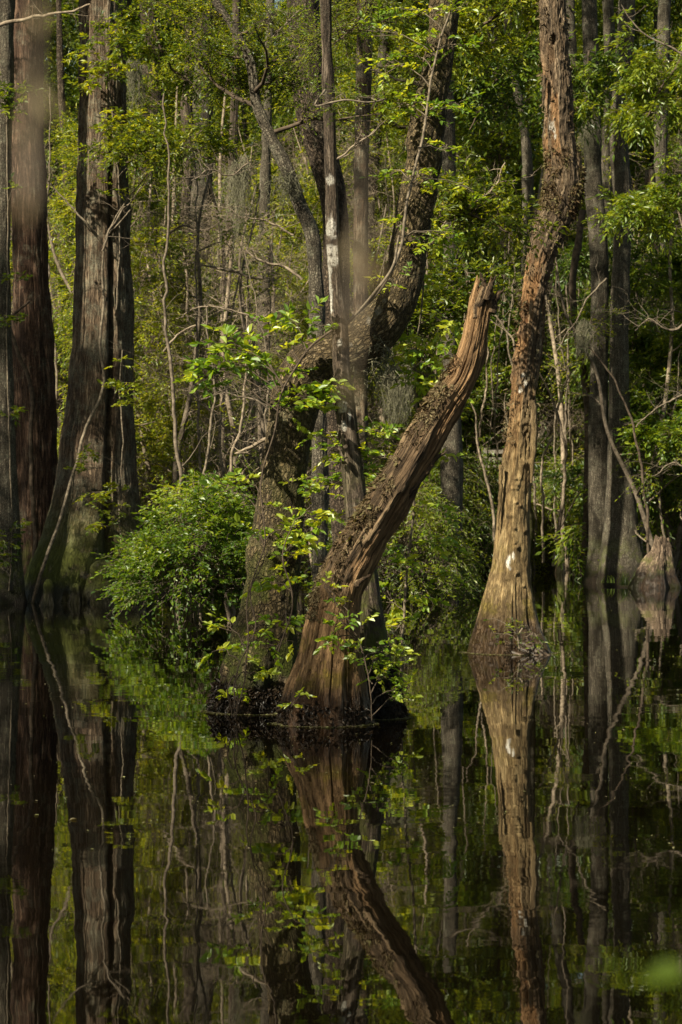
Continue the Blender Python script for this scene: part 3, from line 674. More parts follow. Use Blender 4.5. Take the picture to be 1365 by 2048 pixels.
# ------------------------------------------------------------------ named background trunks (own paths)
def bgtrunk(label, ctrl, D, mat, seed, leaf='leaf_mid', seg=64, rings=300, rid=.014, crown=True, name='woodland_tree', **kw):
    b, P, R, s = trunk_geo(ctrl, D, seg, rings, seed, .08, 5, 1.5, rid, 12, 1.2, .025, 2.2)
    gz = float(ground_z(P[0, 0], P[0, 1])); o0 = np.array([P[0, 0], P[0, 1], P[0, 2]])
    t = thing(name, label, 'tree', o0)
    obj('trunk', b.mesh('trunk', M[mat], o0), t)
    if crown: crown_on(t, o0, P, R, rng, leaf, **kw)
    return t, P, R, o0
def base_py(px, D):
    X = (px-CX)/F*D; return HY+(CAMH-float(ground_z(X, D))+.15)/D*F
def bt(label, pts, D, mat, seed, top=True, **kw):
    """pts from the top of the photo downwards; a base on the ground and a top above the frame are added"""
    pts = [tuple(p) for p in pts][::-1]; px, py, wd = pts[0][:3]; by = base_py(px, D)
    if py < by-30: pts = [(px, by, wd*1.5), (px, by-(by-py)*.25, wd*1.08)]+pts
    else: pts = [(px, by, wd*1.3)]+pts
    if top:
        px, py, wd = pts[-1][:3]; pts += [(px+10, -500, wd*.75), (px, -1000, wd*.4), (px, -1150, wd*.15)]
    kw.setdefault('t0', .62); kw.setdefault('n', 10); kw.setdefault('length', 4.0)
    return bgtrunk(label, pts, D, mat, seed, crown=top, **kw)
# thick wavy trunk behind the slender one
_, Pw, Rw, ow = bt('thick wavy blocky barked trunk directly behind the slender white blotched one',
   [(606, 0, 66), (612, 100, 64), (620, 200, 66), (640, 290, 60), (662, 370, 54), (672, 450, 52), (672, 560, 54), (670, 700, 54), (672, 850, 52), (684, 1000, 44)], 31.5, 'blocky', 401, seg=100, rings=460, rid=.016)
# slim lichened tree that arcs in from upper left
t_, Pl, Rl, ol = bt('slim lichen crusted trunk bowing rightward, draped with moss, left of the wavy trunk',
   [(430, 0, 12), (470, 60, 15), (500, 120, 17), (514, 210, 20), (540, 270, 22), (575, 340, 24), (596, 400, 24), (622, 460, 26), (632, 560, 28), (636, 700, 30), (640, 900, 30)], 29.5, 'grey', 402, top=False, seg=60, rings=400)
crown_on(t_, ol, Pl, Rl, rng, 'leaf_small', 7, .80, .99, 1.6, 5, 2, 9, .05, .45, .35)
bt('blocky barked trunk with ivy standing alone right of the broad cypress', [(300, 0, 38), (306, 200, 40), (298, 300, 38), (298, 450, 38), (302, 600, 42), (306, 800, 44), (304, 950, 52)], 50, 'blocky', 403)
bt('wide dark green stained trunk low behind the leafy bush', [(388, 600, 56), (382, 700, 58), (378, 820, 62), (376, 960, 78)], 56, 'grey', 404, leaf='leaf_mid')
bt('thin kinked trunk in the gap right of the ivy covered blocky trunk', [(376, 0, 16), (380, 120, 18), (374, 220, 22), (380, 290, 24), (372, 400, 18), (376, 640, 18), (366, 860, 18)], 53, 'slender', 405)
bt('slim straight grey trunk in the gap left of the leaning snag top', [(893, 120, 24), (898, 300, 26), (900, 450, 26), (902, 600, 26), (900, 700, 28), (904, 800, 34), (904, 900, 42)], 43, 'grey', 406, leaf='leaf_broad')
bt('dark ivy clad trunk behind the opening between slender trunk and curved limb', [(732, 0, 34), (728, 150, 32), (724, 300, 30), (722, 450, 28), (722, 700, 28)], 46, 'cypress', 407, leaf='leaf_dark')
bt('pale grey trunk showing just left of the tall orange snag knot', [(1012, 0, 14), (1028, 150, 16), (1050, 260, 20), (1056, 380, 22), (1054, 480, 22), (1058, 620, 24)], 57, 'grey', 408)
bt('pale trunk showing just right of the tall orange snag below its knot', [(1140, 0, 18), (1144, 200, 20), (1120, 360, 22), (1106, 520, 24), (1104, 640, 24), (1092, 820, 24)], 60, 'grey', 409)
bt('thin dark curved trunk left of the paired grey trunks', [(1166, 420, 14), (1158, 480, 15), (1146, 560, 14), (1150, 640, 13), (1170, 760, 14)], 50, 'darktwig', 410, top=False)
bt('grey trunk glimpsed between the paired grey trunks', [(1216, 0, 22), (1222, 150, 22), (1214, 300, 20), (1216, 420, 22), (1222, 620, 22)], 60, 'grey', 411, leaf='leaf_broad')
bt('rough grey trunk right of the paired trunks, nearest of that cluster', [(1330, 0, 24), (1326, 120, 25), (1322, 300, 26), (1322, 450, 27), (1318, 600, 28), (1314, 800, 30)], 54, 'grey', 412, leaf='leaf_broad')
bt('forked dark trunk leaning left at the lower right edge', [(1300, 340, 18), (1304, 440, 22), (1318, 560, 22), (1340, 700, 24), (1352, 850, 26)], 52, 'cypress', 413, top=False)
bt('thin lit trunk between reddish cypress and broad mossy cypress', [(118, 0, 11), (124, 200, 12), (136, 420, 14), (134, 560, 16), (128, 700, 20), (124, 860, 24)], 52, 'blocky', 414)
bt('slim trunk left of the crooked tree above the leafy bush', [(474, 0, 15), (470, 200, 16), (462, 400, 16), (452, 620, 17), (440, 820, 18)], 55, 'slender', 415)
bt('slim pale trunk rising close left of the crooked tree', [(540, 60, 18), (536, 200, 18), (530, 400, 20), (528, 600, 22), (520, 800, 24)], 51, 'grey', 416)

# ------------------------------------------------------------------ prototypes for the woods
def make_tall(seed, H, r0, mat, leaf, leafL, wr, label):
    r = np.random.RandomState(seed); K = 7
    z = np.linspace(0, H, K); dx = np.cumsum(r.normal(size=(K, 2))*.22, 0); dx -= dx[0]
    c = np.stack([dx[:, 0], dx[:, 1], z-.4, r0*np.interp(z, [0, 1, H*.6, H], [1.5, 1.05, .7, .1])], -1)
    P4, s = spline(c, 260); P, R = P4[:, :3], np.maximum(P4[:, 3], .01)
    seg = 36; t, u, v = frames(P); th = np.arange(seg)*2*pi/seg; TH, S = np.meshgrid(th, s)
    Q = np.stack([np.cos(TH)*.2, np.sin(TH)*.2, S], -1).reshape(-1, 3)
    d = (.014*fbm(Q*np.array([12, 12, 1.2]), 4, seed, ridged=True)+.03*fbm(Q*2, 3, seed+1)).reshape(TH.shape)
    V = P[:, None, :]+(R[:, None]+d)[..., None]*(np.cos(TH)[..., None]*u[:, None, :]+np.sin(TH)[..., None]*v[:, None, :])
    b = Buf().add(V.reshape(-1, 3), grid_faces(260, seg), bc=np.stack([np.cos(TH)*R[:, None], np.sin(TH)*R[:, None], S], -1).reshape(-1, 3))
    t = thing('woodland_tree', label, 'tree', (0, 0, 0))
    KIDS[t.name] = [obj('trunk', b.mesh('trunk', M[mat], (0, 0, 0)), t)]
    # a few dead limbs low on the trunk, leafy crown above
    KIDS[t.name] += crown_on(t, np.zeros(3), P, R, r, leaf, 30, .14, .98, 3.6, 7, 4, 9, leafL*1.25, wr, .6)
    return t
def make_under(seed, H, leaf, leafL, wr, spread, n, subs, tw, m, label, mat='twig', droop=.25, lean=.6, stems=2, twL=.42):
    r = np.random.RandomState(seed); sb = Buf(); bb = Buf(); lb = Buf()
    for k in range(stems):
        K = 7; z = np.linspace(0, H*r.uniform(.75, 1), K)
        dx = np.cumsum(r.normal(size=(K, 2))*.2+r.normal(size=2)*lean*.25, 0); dx -= dx[0]; dx += r.normal(size=2)*.12
        c = np.stack([dx[:, 0], dx[:, 1], z-.3, .055*np.interp(z, [0, H*.6, H], [1.2, .7, .15])], -1)
        P4, s = spline(c, 60); P, R = P4[:, :3], P4[:, 3]
        tubes(P[None], R[None], 8, sb)
        p1, p2, A, D = grow(P, R, r, n, .12, .98, spread, .35, subs, .4)
        tubes(*p1, sides=4, buf=bb); tubes(*p2, sides=3, buf=bb)
        A = np.repeat(A, tw, 0); D = np.repeat(D, tw, 0)+r.normal(size=(len(A), 3))*.8
        sprays(A, D, twL*r.uniform(.6, 1.3, len(A)), m, leafL, wr, r, lb, bb, droop=droop)
    t = thing('understory_tree', label, 'tree', (0, 0, 0))
    KIDS[t.name] = [obj('trunk', sb.mesh('trunk', M[mat], (0, 0, 0)), t), obj('branches', bb.mesh('branches', M[mat], (0, 0, 0)), t),
                    obj('crown', lb.mesh('crown', M[leaf], (0, 0, 0), smooth=False), t)]
    return t
def make_bare(seed, H, spread, n, subs, label, r0=.028):
    r = np.random.RandomState(seed); bb = Buf(); sb = Buf()
    for k in range(3):
        K = 6; z = np.linspace(0, H*r.uniform(.6, 1), K); dx = np.cumsum(r.normal(size=(K, 2))*.25+r.normal(size=2)*.15, 0); dx -= dx[0]; dx += r.normal(size=2)*.15
        P4, s = spline(np.stack([dx[:, 0], dx[:, 1], z-.3, r0*np.interp(z, [0, H], [1.2, .25])], -1), 40); P, R = P4[:, :3], P4[:, 3]
        tubes(P[None], R[None], 6, sb)
        p1, p2, A, D = grow(P, R, r, n, .1, .98, spread, .4, subs, .3); p1 = (p1[0], p1[1]*.7)
        tubes(*p1, sides=4, buf=bb); tubes(*p2, sides=3, buf=bb)
        A = np.repeat(A, 2, 0); D = np.repeat(D, 2, 0)+r.normal(size=(len(A), 3))*.9; q = np.linspace(0, 1, 4)[None, :, None]; L = r.uniform(.15, .7, len(A))[:, None, None]
        tubes(A[:, None, :]+L*(q*norm(D)[:, None, :]+q*q*r.normal(size=(len(A), 1, 3))*.25), .0035*(1-.6*q[..., 0])*np.ones((len(A), 1)), 3, bb)
    t = thing('bare_shrub' if r0 < .04 else 'leafless_tree', label, 'shrub', (0, 0, 0))
    KIDS[t.name] = [obj('stem', sb.mesh('stem', M['paletwig'], (0, 0, 0)), t), obj('twigs', bb.mesh('twigs', M['paletwig'], (0, 0, 0)), t)]
    return t
def make_shrub(seed, H, W, leaf, leafL, wr, n, m, name='shrub', droop=.35, flat=.6, mat='twig', rough=.42):
    """rounded multi-stemmed shrub: stems fanning from the ground, leafy sprays through its volume"""
    r = np.random.RandomState(seed); bb = Buf(); lb = Buf(); sb = Buf()
    ns = 16; K = 6; az = r.uniform(0, 2*pi, ns); rad = np.sqrt(r.uniform(0, 1, ns))
    tip = np.stack([np.cos(az)*rad*W*.42, np.sin(az)*rad*W*.42, H*(.92-.35*rad**2)], -1); q = np.linspace(0, 1, K)[None, :, None]
    P = tip[:, None, :]*np.concatenate([q**1.3, q**1.3, q], -1)+r.normal(size=(ns, K, 3))*.03*q-np.array([0, 0, .15])
    tubes(P, .014*(1.1-.8*q[..., 0])*np.ones((ns, 1)), 5, sb)
    # clumps of sprays over the dome and inside it
    az = r.uniform(0, 2*pi, n); zf = r.uniform(.08, 1, n)**.8; shell = r.uniform(.45, 1.0, n)**.5
    lump = np.clip(1+rough*1.6*fbm(np.stack([np.cos(az)*1.5, np.sin(az)*1.5, zf*2.6], -1), 3, seed)+np.abs(r.normal(size=n))*.06, .4, 1.7)
    rr = W*.5*np.sqrt(np.maximum(.03, 1-(zf*.97)**2.2))*shell*lump
    A = np.stack([np.cos(az)*rr, np.sin(az)*rr, H*zf*lump*(.75+.25*shell)], -1)
    D = np.stack([np.cos(az), np.sin(az), r.uniform(-.2, .7, n)], -1)+r.normal(size=(n, 3))*.5
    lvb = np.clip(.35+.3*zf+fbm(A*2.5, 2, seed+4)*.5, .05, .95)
    sprays(A, D, .32*r.uniform(.6, 1.3, n)*min(1.2, W/1.5), m, leafL, wr, r, lb, bb, droop=droop, lvb=lvb)
    # twigs that carry the clumps
    k = r.randint(0, ns, n//3); b0 = P[k, 3]; a1 = A[:n//3]; qq = np.linspace(0, 1, 4)[None, :, None]
    tubes(b0[:, None, :]*(1-qq)+a1[:, None, :]*qq+r.normal(size=(len(a1), 4, 3))*.02, .005*(1.2-.7*qq[..., 0])*np.ones((len(a1), 1)), 3, bb)
    t = thing(name, 'x', 'shrub', (0, 0, 0))
    KIDS[t.name] = [obj('stem', sb.mesh('stem', M[mat], (0, 0, 0)), t), obj('twigs', bb.mesh('twigs', M[mat], (0, 0, 0)), t),
                    obj('foliage', lb.mesh('foliage', M[leaf], (0, 0, 0), smooth=False), t)]
    return t

# the leafy bush over the water on the left
def place(t, loc, rz=0, sc=1.0, label=None, cat=None, group=None, tilt=(0, 0)):
    t.location = tuple(loc); t.rotation_euler = (tilt[0], tilt[1], rz); t.scale = (sc, sc, sc) if np.isscalar(sc) else sc
    if label: t['label'] = label
    if cat: t['category'] = cat
    if group: t['group'] = group
    return t
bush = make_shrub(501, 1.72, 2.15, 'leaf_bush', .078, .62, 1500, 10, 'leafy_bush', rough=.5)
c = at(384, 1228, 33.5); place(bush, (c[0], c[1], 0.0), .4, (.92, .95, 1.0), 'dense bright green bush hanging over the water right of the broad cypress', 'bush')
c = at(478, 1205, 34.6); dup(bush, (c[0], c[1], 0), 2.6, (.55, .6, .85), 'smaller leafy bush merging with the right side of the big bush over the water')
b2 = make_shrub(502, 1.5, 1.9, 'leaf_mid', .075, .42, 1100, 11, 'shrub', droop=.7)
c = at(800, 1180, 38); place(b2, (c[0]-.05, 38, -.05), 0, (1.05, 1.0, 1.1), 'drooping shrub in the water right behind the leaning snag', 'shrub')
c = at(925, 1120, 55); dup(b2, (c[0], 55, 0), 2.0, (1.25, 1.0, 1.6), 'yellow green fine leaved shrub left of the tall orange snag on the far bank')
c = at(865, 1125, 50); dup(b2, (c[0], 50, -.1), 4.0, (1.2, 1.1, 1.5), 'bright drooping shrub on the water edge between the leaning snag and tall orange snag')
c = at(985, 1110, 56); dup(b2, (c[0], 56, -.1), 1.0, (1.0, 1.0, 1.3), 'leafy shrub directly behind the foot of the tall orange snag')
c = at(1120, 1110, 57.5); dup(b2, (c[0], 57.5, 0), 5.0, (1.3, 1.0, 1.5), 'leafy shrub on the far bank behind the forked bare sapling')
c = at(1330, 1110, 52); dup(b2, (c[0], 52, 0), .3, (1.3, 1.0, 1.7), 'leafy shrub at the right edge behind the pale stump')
# log and dark bank behind the right channel
ctrl = [(1080, 1125, 40, 2), (1110, 1098, 40, 1), (1150, 1072, 38, 0), (1190, 1050, 34, 0), (1225, 1030, 26, 0)]
b, P, R, s = trunk_geo(ctrl, 58, 40, 90, 95, 0, 5, 1, .03, 7, .8, .03, 2.5, cap=True)
o = obj('fallen_log', b.mesh('fallen_log', M['cypress'], P[0]), None, P[0]); tag(o, 'dark fallen log slanting up the far bank left of the paired trunks', 'log')

# weathered boardwalk rail seen through the trees
def rail(px0, px1, D, ys, label, posts):
    bb = None; x0, x1 = (px0-CX)/F*D, (px1-CX)/F*D
    o0 = np.array([(x0+x1)/2, D, float(ground_z((x0+x1)/2, D))])
    t = thing('boardwalk_railing', label, 'railing', o0)
    def box(c, s):
        q = np.array([(i, j, k) for i in (-1, 1) for j in (-1, 1) for k in (-1, 1)])*np.array(s)/2+np.array(c)
        return q, np.array([(0, 1, 3, 2), (4, 6, 7, 5), (0, 4, 5, 1), (2, 3, 7, 6), (0, 2, 6, 4), (1, 5, 7, 3)])
    for (ya, yb) in ys:
        za, zb = at(0, yb, D)[2], at(0, ya, D)[2]
        bb = Buf().add(*box(((x0+x1)/2, D-.06, (za+zb)/2), (x1-x0, .04, zb-za))); obj('rail_board', bb.mesh('rail_board', M['board'], o0, False), t)
    for p in posts:
        x = (p-CX)/F*D; zt = at(0, ys[0][0]-4, D)[2]
        bb = Buf().add(*box((x, D, (zt+o0[2]-.4)/2), (.1, .078, zt-o0[2]+.4))); obj('post', bb.mesh('post', M['board'], o0, False), t)
rail(405, 560, 45.0, [(898, 903), (911, 918), (926, 931), (938, 942)], 'pale weathered boardwalk railing seen behind the leafy bush', (412, 480, 548))
rail(965, 1035, 58.8, [(900, 907), (915, 922), (930, 936)], 'bit of pale boardwalk railing seen left of the tall orange snag', (972, 1030))

# ------------------------------------------------------------------ filling the woods
ZONES = [(70, 'behind the reddish cypress'), (150, 'between the reddish and broad cypresses'), (270, 'behind the broad cypress'), (350, 'right of the broad cypress'),
         (440, 'above the leafy bush'), (540, 'left of the crooked tree'), (640, 'behind the crooked tree trunk'), (740, 'behind the slender blotched trunk'),
         (840, 'under the curved limb'), (940, 'behind the leaning snag top'), (1040, 'left of the tall orange snag'), (1165, 'right of the tall orange snag'),
         (1275, 'behind the paired grey trunks'), (9999, 'near the right edge')]
def zone(px):
    for lim, nme in ZONES:
        if px < lim: return nme
ROWS = [(62, 'near bank'), (80, 'second row'), (105, 'far row'), (999, 'backmost row')]
def row(D):
    for lim, nme in ROWS:
        if D < lim: return nme
ORD = ['first', 'second', 'third', 'fourth', 'fifth', 'sixth', 'seventh', 'eighth', 'ninth', 'tenth']
reg = {}
def put(protos, px, D, rr, sc, looks, kind, group, used, zs=1.0, gz=None):
    i = rr.randint(len(protos)); p = protos[i]; X = (px-CX)/F*D
    z = float(ground_z(X, D)) if gz is None else gz
    loc = (X, D, max(z, -.25)); rz = rr.uniform(0, 2*pi); s3 = (sc, sc, sc*zs); tl = (rr.normal()*.035, rr.normal()*.035)
    if p.name not in used: used.add(p.name); o = place(p, loc, rz, s3, group=group, tilt=tl)
    else: o = dup(p, loc, rz, s3, group=group, tilt=tl)
    o['category'] = kind
    reg.setdefault((looks[i], zone(px), row(D)), []).append((px, o))
    return o
used = set()
tall = [make_tall(601, 21, .19, 'grey', 'leaf_mid', .11, .45, 'x'), make_tall(602, 19, .15, 'grey', 'leaf_broad', .13, .36, 'x'),
        make_tall(603, 22, .26, 'cypress', 'leaf_small', .10, .4, 'x'), make_tall(604, 17, .12, 'blocky', 'leaf_mid', .10, .5, 'x')]
tall_look = ['tall grey tree', 'tall slim broad leaved tree', 'stout brown tree', 'slim rough barked tree']
under = [make_under(611, 8, 'leaf_small', .085, .45, 1.9, 14, 6, 4, 10, 'x'),
         make_under(612, 9, 'leaf_broad', .16, .36, 2.3, 13, 6, 3, 9, 'x', droop=.5),
         make_under(613, 6.5, 'leaf_mid', .11, .5, 1.9, 13, 6, 4, 9, 'x'),
         make_under(614, 10, 'leaf_small', .095, .42, 2.1, 17, 7, 5, 9, 'x', stems=1),
         make_under(615, 7.5, 'leaf_dark', .12, .45, 1.8, 13, 6, 4, 9, 'x')]
under_look = ['yellow green fine leaved understory tree', 'understory tree with drooping broad leaves', 'bushy mid green understory tree', 'single stemmed fine leaved understory tree', 'dark leaved understory tree']
bare = [make_bare(621, 6, 1.5, 9, 6, 'x'), make_bare(622, 4.2, 1.3, 9, 6, 'x')]
bare_look = ['tall tangle of pale bare twigs', 'low tangle of pale bare twigs']
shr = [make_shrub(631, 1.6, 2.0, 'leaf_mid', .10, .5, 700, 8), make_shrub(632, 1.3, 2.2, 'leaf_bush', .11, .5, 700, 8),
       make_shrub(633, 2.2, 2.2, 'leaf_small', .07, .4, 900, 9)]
shr_look = ['mid green shrub', 'low bright green shrub', 'tall fine leaved shrub']
rr = np.random.RandomState(99)
def bypx(Dmin, Dmax, n, lo=-150, hi=1515, minx=None):
    """spread evenly over the width, random in depth"""
    k = rr.permutation(n)
    return [(lo+(hi-lo)*(i+rr.uniform(.1, .9))/n, Dmin+(Dmax-Dmin)*((k[i]+rr.uniform())/n)) for i in range(n)]
for px, D in bypx(61, 125, 62): put(tall, px, D, rr, rr.uniform(.85, 1.15), tall_look, 'tree', 'grey trunks of the woods behind the swamp', used)
for px, D in bypx(60, 82, 44): put(under, px, D, rr, rr.uniform(.8, 1.15), under_look, 'tree', 'understory trees of the woods', used)
for px, D in bypx(84, 125, 48): put(under, px, D, rr, rr.uniform(1.1, 1.6), under_look, 'tree', 'understory trees of the woods', used)
for px, D in [(330, 47), (250, 52), (600, 52), (700, 56), (390, 44), (540, 57), (460, 60)]: put([under[0], under[3]], px, D, rr, 1.0, [under_look[0], under_look[3]], 'tree', 'understory trees of the woods', used)
for px, D in [(1080, 60), (1180, 59), (1290, 56), (1350, 53), (980, 61), (1230, 62), (1130, 61), (1320, 49), (1380, 50), (1300, 62), (1260, 58)]: put([under[1]], px, D, rr, 1.0, [under_look[1]], 'tree', 'understory trees of the woods', used)
for px, D in bypx(59, 78, 14): put(bare, px, D, rr, rr.uniform(.8, 1.1), bare_look, 'shrub', 'bare twiggy shrubs', used)
baretall = [make_bare(623, 11, 2.4, 18, 8, 'x', .05), make_bare(624, 14, 2.6, 22, 8, 'x', .07)]
for px, D in bypx(57, 80, 30): put(baretall, px, D, rr, rr.uniform(.8, 1.1), ['leafless small tree with pale twigs', 'taller leafless tree with pale twigs'], 'tree', 'leafless twiggy trees of the woods', used)
for px, D in [(430, 46), (1340, 52), (500, 42), (340, 47)]: put(baretall, px, D, rr, rr.uniform(.6, .8), ['leafless small tree with pale twigs', 'taller leafless tree with pale twigs'], 'tree', 'leafless twiggy trees of the woods', used)
for px, D in [(430, 47), (500, 53), (545, 49), (380, 52), (1340, 50), (590, 50)]: put(bare, px, D, rr, rr.uniform(.85, 1.1), bare_look, 'shrub', 'bare twiggy shrubs', used)
for px, D in bypx(59.5, 66, 20): put(shr, px, D, rr, rr.uniform(.8, 1.2), shr_look, 'shrub', 'shrubs along the far bank', used)
for px, D in bypx(67, 100, 24): put(shr, px, D, rr, rr.uniform(1.1, 1.7), shr_look, 'shrub', 'shrubs along the far bank', used)
for px, D in [(300, 46), (430, 44), (250, 44), (520, 60), (160, 46), (100, 47), (20, 45)]: put(shr, px, D, rr, rr.uniform(.8, 1.1), shr_look, 'shrub', 'shrubs along the far bank', used)
sap = [make_under(641, 12, 'leaf_small', .08, .45, 1.5, 8, 4, 1, 7, 'x', stems=1, mat='paletwig', lean=1.2), make_under(642, 9, 'leaf_mid', .10, .45, 1.7, 7, 4, 1, 7, 'x', stems=2, mat='twig', lean=1.0)]
for px, D in bypx(56, 76, 30): put(sap, px, D, rr, rr.uniform(.9, 1.4), ['thin pale sapling', 'thin forked sapling'], 'tree', 'saplings of the woods', used)
for px, D in [(350, 42), (400, 45), (560, 41), (520, 46), (1290, 47), (1350, 46), (1130, 56)]: put(sap, px, D, rr, rr.uniform(.8, 1.1), ['thin pale sapling', 'thin forked sapling'], 'tree', 'saplings of the woods', used)
for (look, zn, rw), lst in reg.items():
    lst.sort(key=lambda a: a[0])
    for i, (px, o) in enumerate(lst):
        o['label'] = f'{look} {zn}, {rw}' if len(lst) == 1 else f'{look} {zn}, {rw}, {ORD[min(i, 9)]} from left'.replace('single stemmed fine leaved understory tree', 'single stemmed understory tree').replace('understory tree with drooping broad leaves', 'drooping broad leaved understory tree').replace('yellow green fine leaved', 'yellow green').replace('leafless small tree with pale twigs', 'small leafless tree').replace('taller leafless tree with pale twigs', 'taller leafless tree')

# off-frame trees whose crowns shade the pool
sh = np.random.RandomState(5)
shade = []
for sd in (651, 652):
    rs_ = np.random.RandomState(sd); K = 6; z = np.linspace(0, 17, K); dx = np.cumsum(rs_.normal(size=(K, 2))*.2, 0); dx -= dx[0]
    P4, s_ = spline(np.stack([dx[:, 0], dx[:, 1], z-.4, .2*np.interp(z, [0, 1, 10, 17], [1.5, 1.05, .7, .1])], -1), 120)
    bq = tubes(P4[None, :, :3], P4[None, :, 3], 16); t = thing('shade_tree', 'x', 'tree', (0, 0, 0))
    KIDS[t.name] = [obj('trunk', bq.mesh('trunk', M['grey'], (0, 0, 0)), t)]+crown_on(t, np.zeros(3), P4[:, :3], P4[:, 3], rs_, 'leaf_mid', 22, .42, .98, 3.6, 7, 2, 8, .13, .5, .6)
    shade.append(t)
used2 = set()
def put_shade(t, loc, rz, sc, label, group):
    if t.name in used2: return dup(t, loc, rz, sc, label, group)
    used2.add(t.name); return place(t, loc, rz, sc, label, None, group)
for i, (x, y, s) in enumerate([(-11.5, 6.5, .9), (-5.4, 22, .85), (-11.5, 16, 1.), (-15, 28, 1.), (-15, 31.5, 1.), (-18, 22, 1.)]):
    put_shade(shade[i % 2], (x, y, -.2), sh.uniform(0, 6), s, f'tall tree standing in the water outside the view, {ORD[i] if i < 10 else ["eleventh", "twelfth"][i-10]} of those shading the pool', 'trees around the pool')

# far-off wood as one mass
def far_wood():
    r = np.random.RandomState(3); n = 34000; lb = Buf()
    x = r.uniform(-48, 48, n); y = r.uniform(128, 165, n); z = r.uniform(0, 1, n)**.7*38
    A = np.stack([x, y, z+2.], -1); keep = fbm(A*.25, 3, 9) > -.25; A = A[keep]; n = len(A)
    D = r.normal(size=(n, 3))
    sprays(A, D, r.uniform(1.0, 2.2, n), 12, .5, .5, r, lb, None, lvb=np.clip(.45+fbm(A*.3, 3, 2)*.5, 0, 1))
    o = obj('far_woods', lb.mesh('far_woods', M['leaf_mid'], (0, 146, 0), False), None, (0, 146, 0)); tag(o, 'far wood closing the view behind the trees', 'woods', kind='stuff')
far_wood()

# ------------------------------------------------------------------ climbing vines with leafy shoots on the centre trees
def wpath(rows, D, n=50):
    rw = np.array([[*at(a, c, D+(rest[0] if rest else 0)), wd/2*D/F] for a, c, wd, *rest in rows]); p, _ = spline(rw, n); return p[:, :3], p[:, 3]
def vine(name, label, stems, shoots, D, seed, leaf='leaf_vine', leafL=.075, wr=.6, cat='vine', m=9, mat='vine', n_per=5, rad=34, group=None, droop=.2):
    r = np.random.RandomState(seed); sb = Buf(); lb = Buf(); tb = Buf(); allp = []
    for rows in stems:
        p, R = wpath(rows, D); p = p+fbm(p*4, 3, seed)[:, None]*.02; tubes(p[None], np.maximum(R, .003)[None], 6, sb); allp.append(p)
    allp = np.concatenate(allp)
    for sh_ in shoots:
        px, py = sh_[:2]; k = sh_[2] if len(sh_) > 2 else 1.0; dd = sh_[3] if len(sh_) > 3 else -.25
        c = at(px, py, D+dd); j = np.argmin(np.linalg.norm(allp-c-np.array([0, 0, -.1]), axis=1)); a = allp[j]
        q = np.linspace(0, 1, 6)[:, None]; P = a*(1-q)+c*q+np.array([0, 0, 1.])*(.12*np.sin(q*pi))*np.linalg.norm(c-a)+r.normal(size=(6, 3))*.008
        tubes(P[None], .0045*np.linspace(1.2, .5, 6)[None], 4, tb)
        nn = max(1, int(n_per*k*1.6)); d = norm(c-a+1e-4)
        A = c+r.normal(size=(nn, 3))*rad*D/F*.55*np.array([1, .8, .6])*k
        i0 = r.randint(3, 6, nn); qq = np.linspace(0, 1, 4)[None, :, None]
        tubes(P[i0][:, None, :]*(1-qq)+A[:, None, :]*qq+r.normal(size=(nn, 4, 3))*.006, .003*np.ones((nn, 4)), 3, tb)
        Dd = d*.5+r.normal(size=(nn, 3))*np.array([.9, .7, .35])
        sprays(A, Dd, .17*r.uniform(.6, 1.3, nn)*k**.5, m, leafL*(.75+.25*k), wr, r, lb, tb, .0022, droop=droop, lvb=r.uniform(.3, .95, nn), spreadn=.5)
    o0 = allp[np.argmin(np.abs(allp[:, 2]))]
    t = thing(name, label, cat, o0, group)
    obj('stem', sb.mesh('stem', M[mat], o0), t); obj('twigs', tb.mesh('twigs', M[mat], o0), t); obj('leaves', lb.mesh('leaves', M[leaf], o0, False), t)
    return t
vine('climbing_vine', 'bright leaved vine climbing the upper bend of the crooked tree', [[(470, 1440, 3, -.6), (500, 1280, 3, -.48), (496, 1200, 3, -.42), (530, 1080, 3, -.4), (520, 960, 3, -.36), (552, 850, 4, -.35), (562, 790, 4, -.42), (600, 722, 5, -.42), (625, 690, 5, -.45), (665, 660, 5, -.4)]],
     [(430, 742, 1.2), (485, 708, 1.2), (540, 700), (402, 752, .8), (455, 725, 1.1), (590, 800, 1.1), (625, 792, 1.1), (560, 815, .9), (640, 650, .7), (560, 655, .7), (470, 690, .9), (600, 740, .7), (520, 735, .8), (655, 775, .7), (540, 650, .7), (585, 640, .7)], 18.0, 701, leafL=.08, mat='darktwig', n_per=4)
vine('climbing_vine', 'leafy vine on the lower trunk of the crooked tree', [[(470, 1432, 3, -.6), (478, 1330, 3, -.52), (510, 1260, 3, -.45), (500, 1180, 3, -.42), (528, 1120, 2, -.38), (518, 1050, 2, -.36), (545, 980, 2, -.4)], [(466, 1432, 3, -.6), (459, 1370, 3, -.65), (470, 1350, 3, -.62), (478, 1380, 2, -.6), (474, 1425, 2, -.6)], [(560, 1300, 3, -.5), (585, 1200, 3, -.5), (566, 1100, 3, -.45), (590, 1040, 2, -.4)]],
     [(465, 975), (500, 965, .8), (540, 1015, .8), (560, 1060, 1.1), (600, 1052, 1.1), (630, 1030, .9), (525, 1158, .9), (565, 1170, 1.1), (482, 1290, .8), (500, 1350, 1.0), (535, 1250, .9), (570, 1225, .9), (440, 1300, .6), (540, 1100, .8), (600, 1095, .8), (510, 1065, .8), (470, 1385, .7), (590, 1110, .8), (450, 1255, .8), (560, 1290, .8)], 18.0, 702, leafL=.075, mat='darktwig', n_per=3)
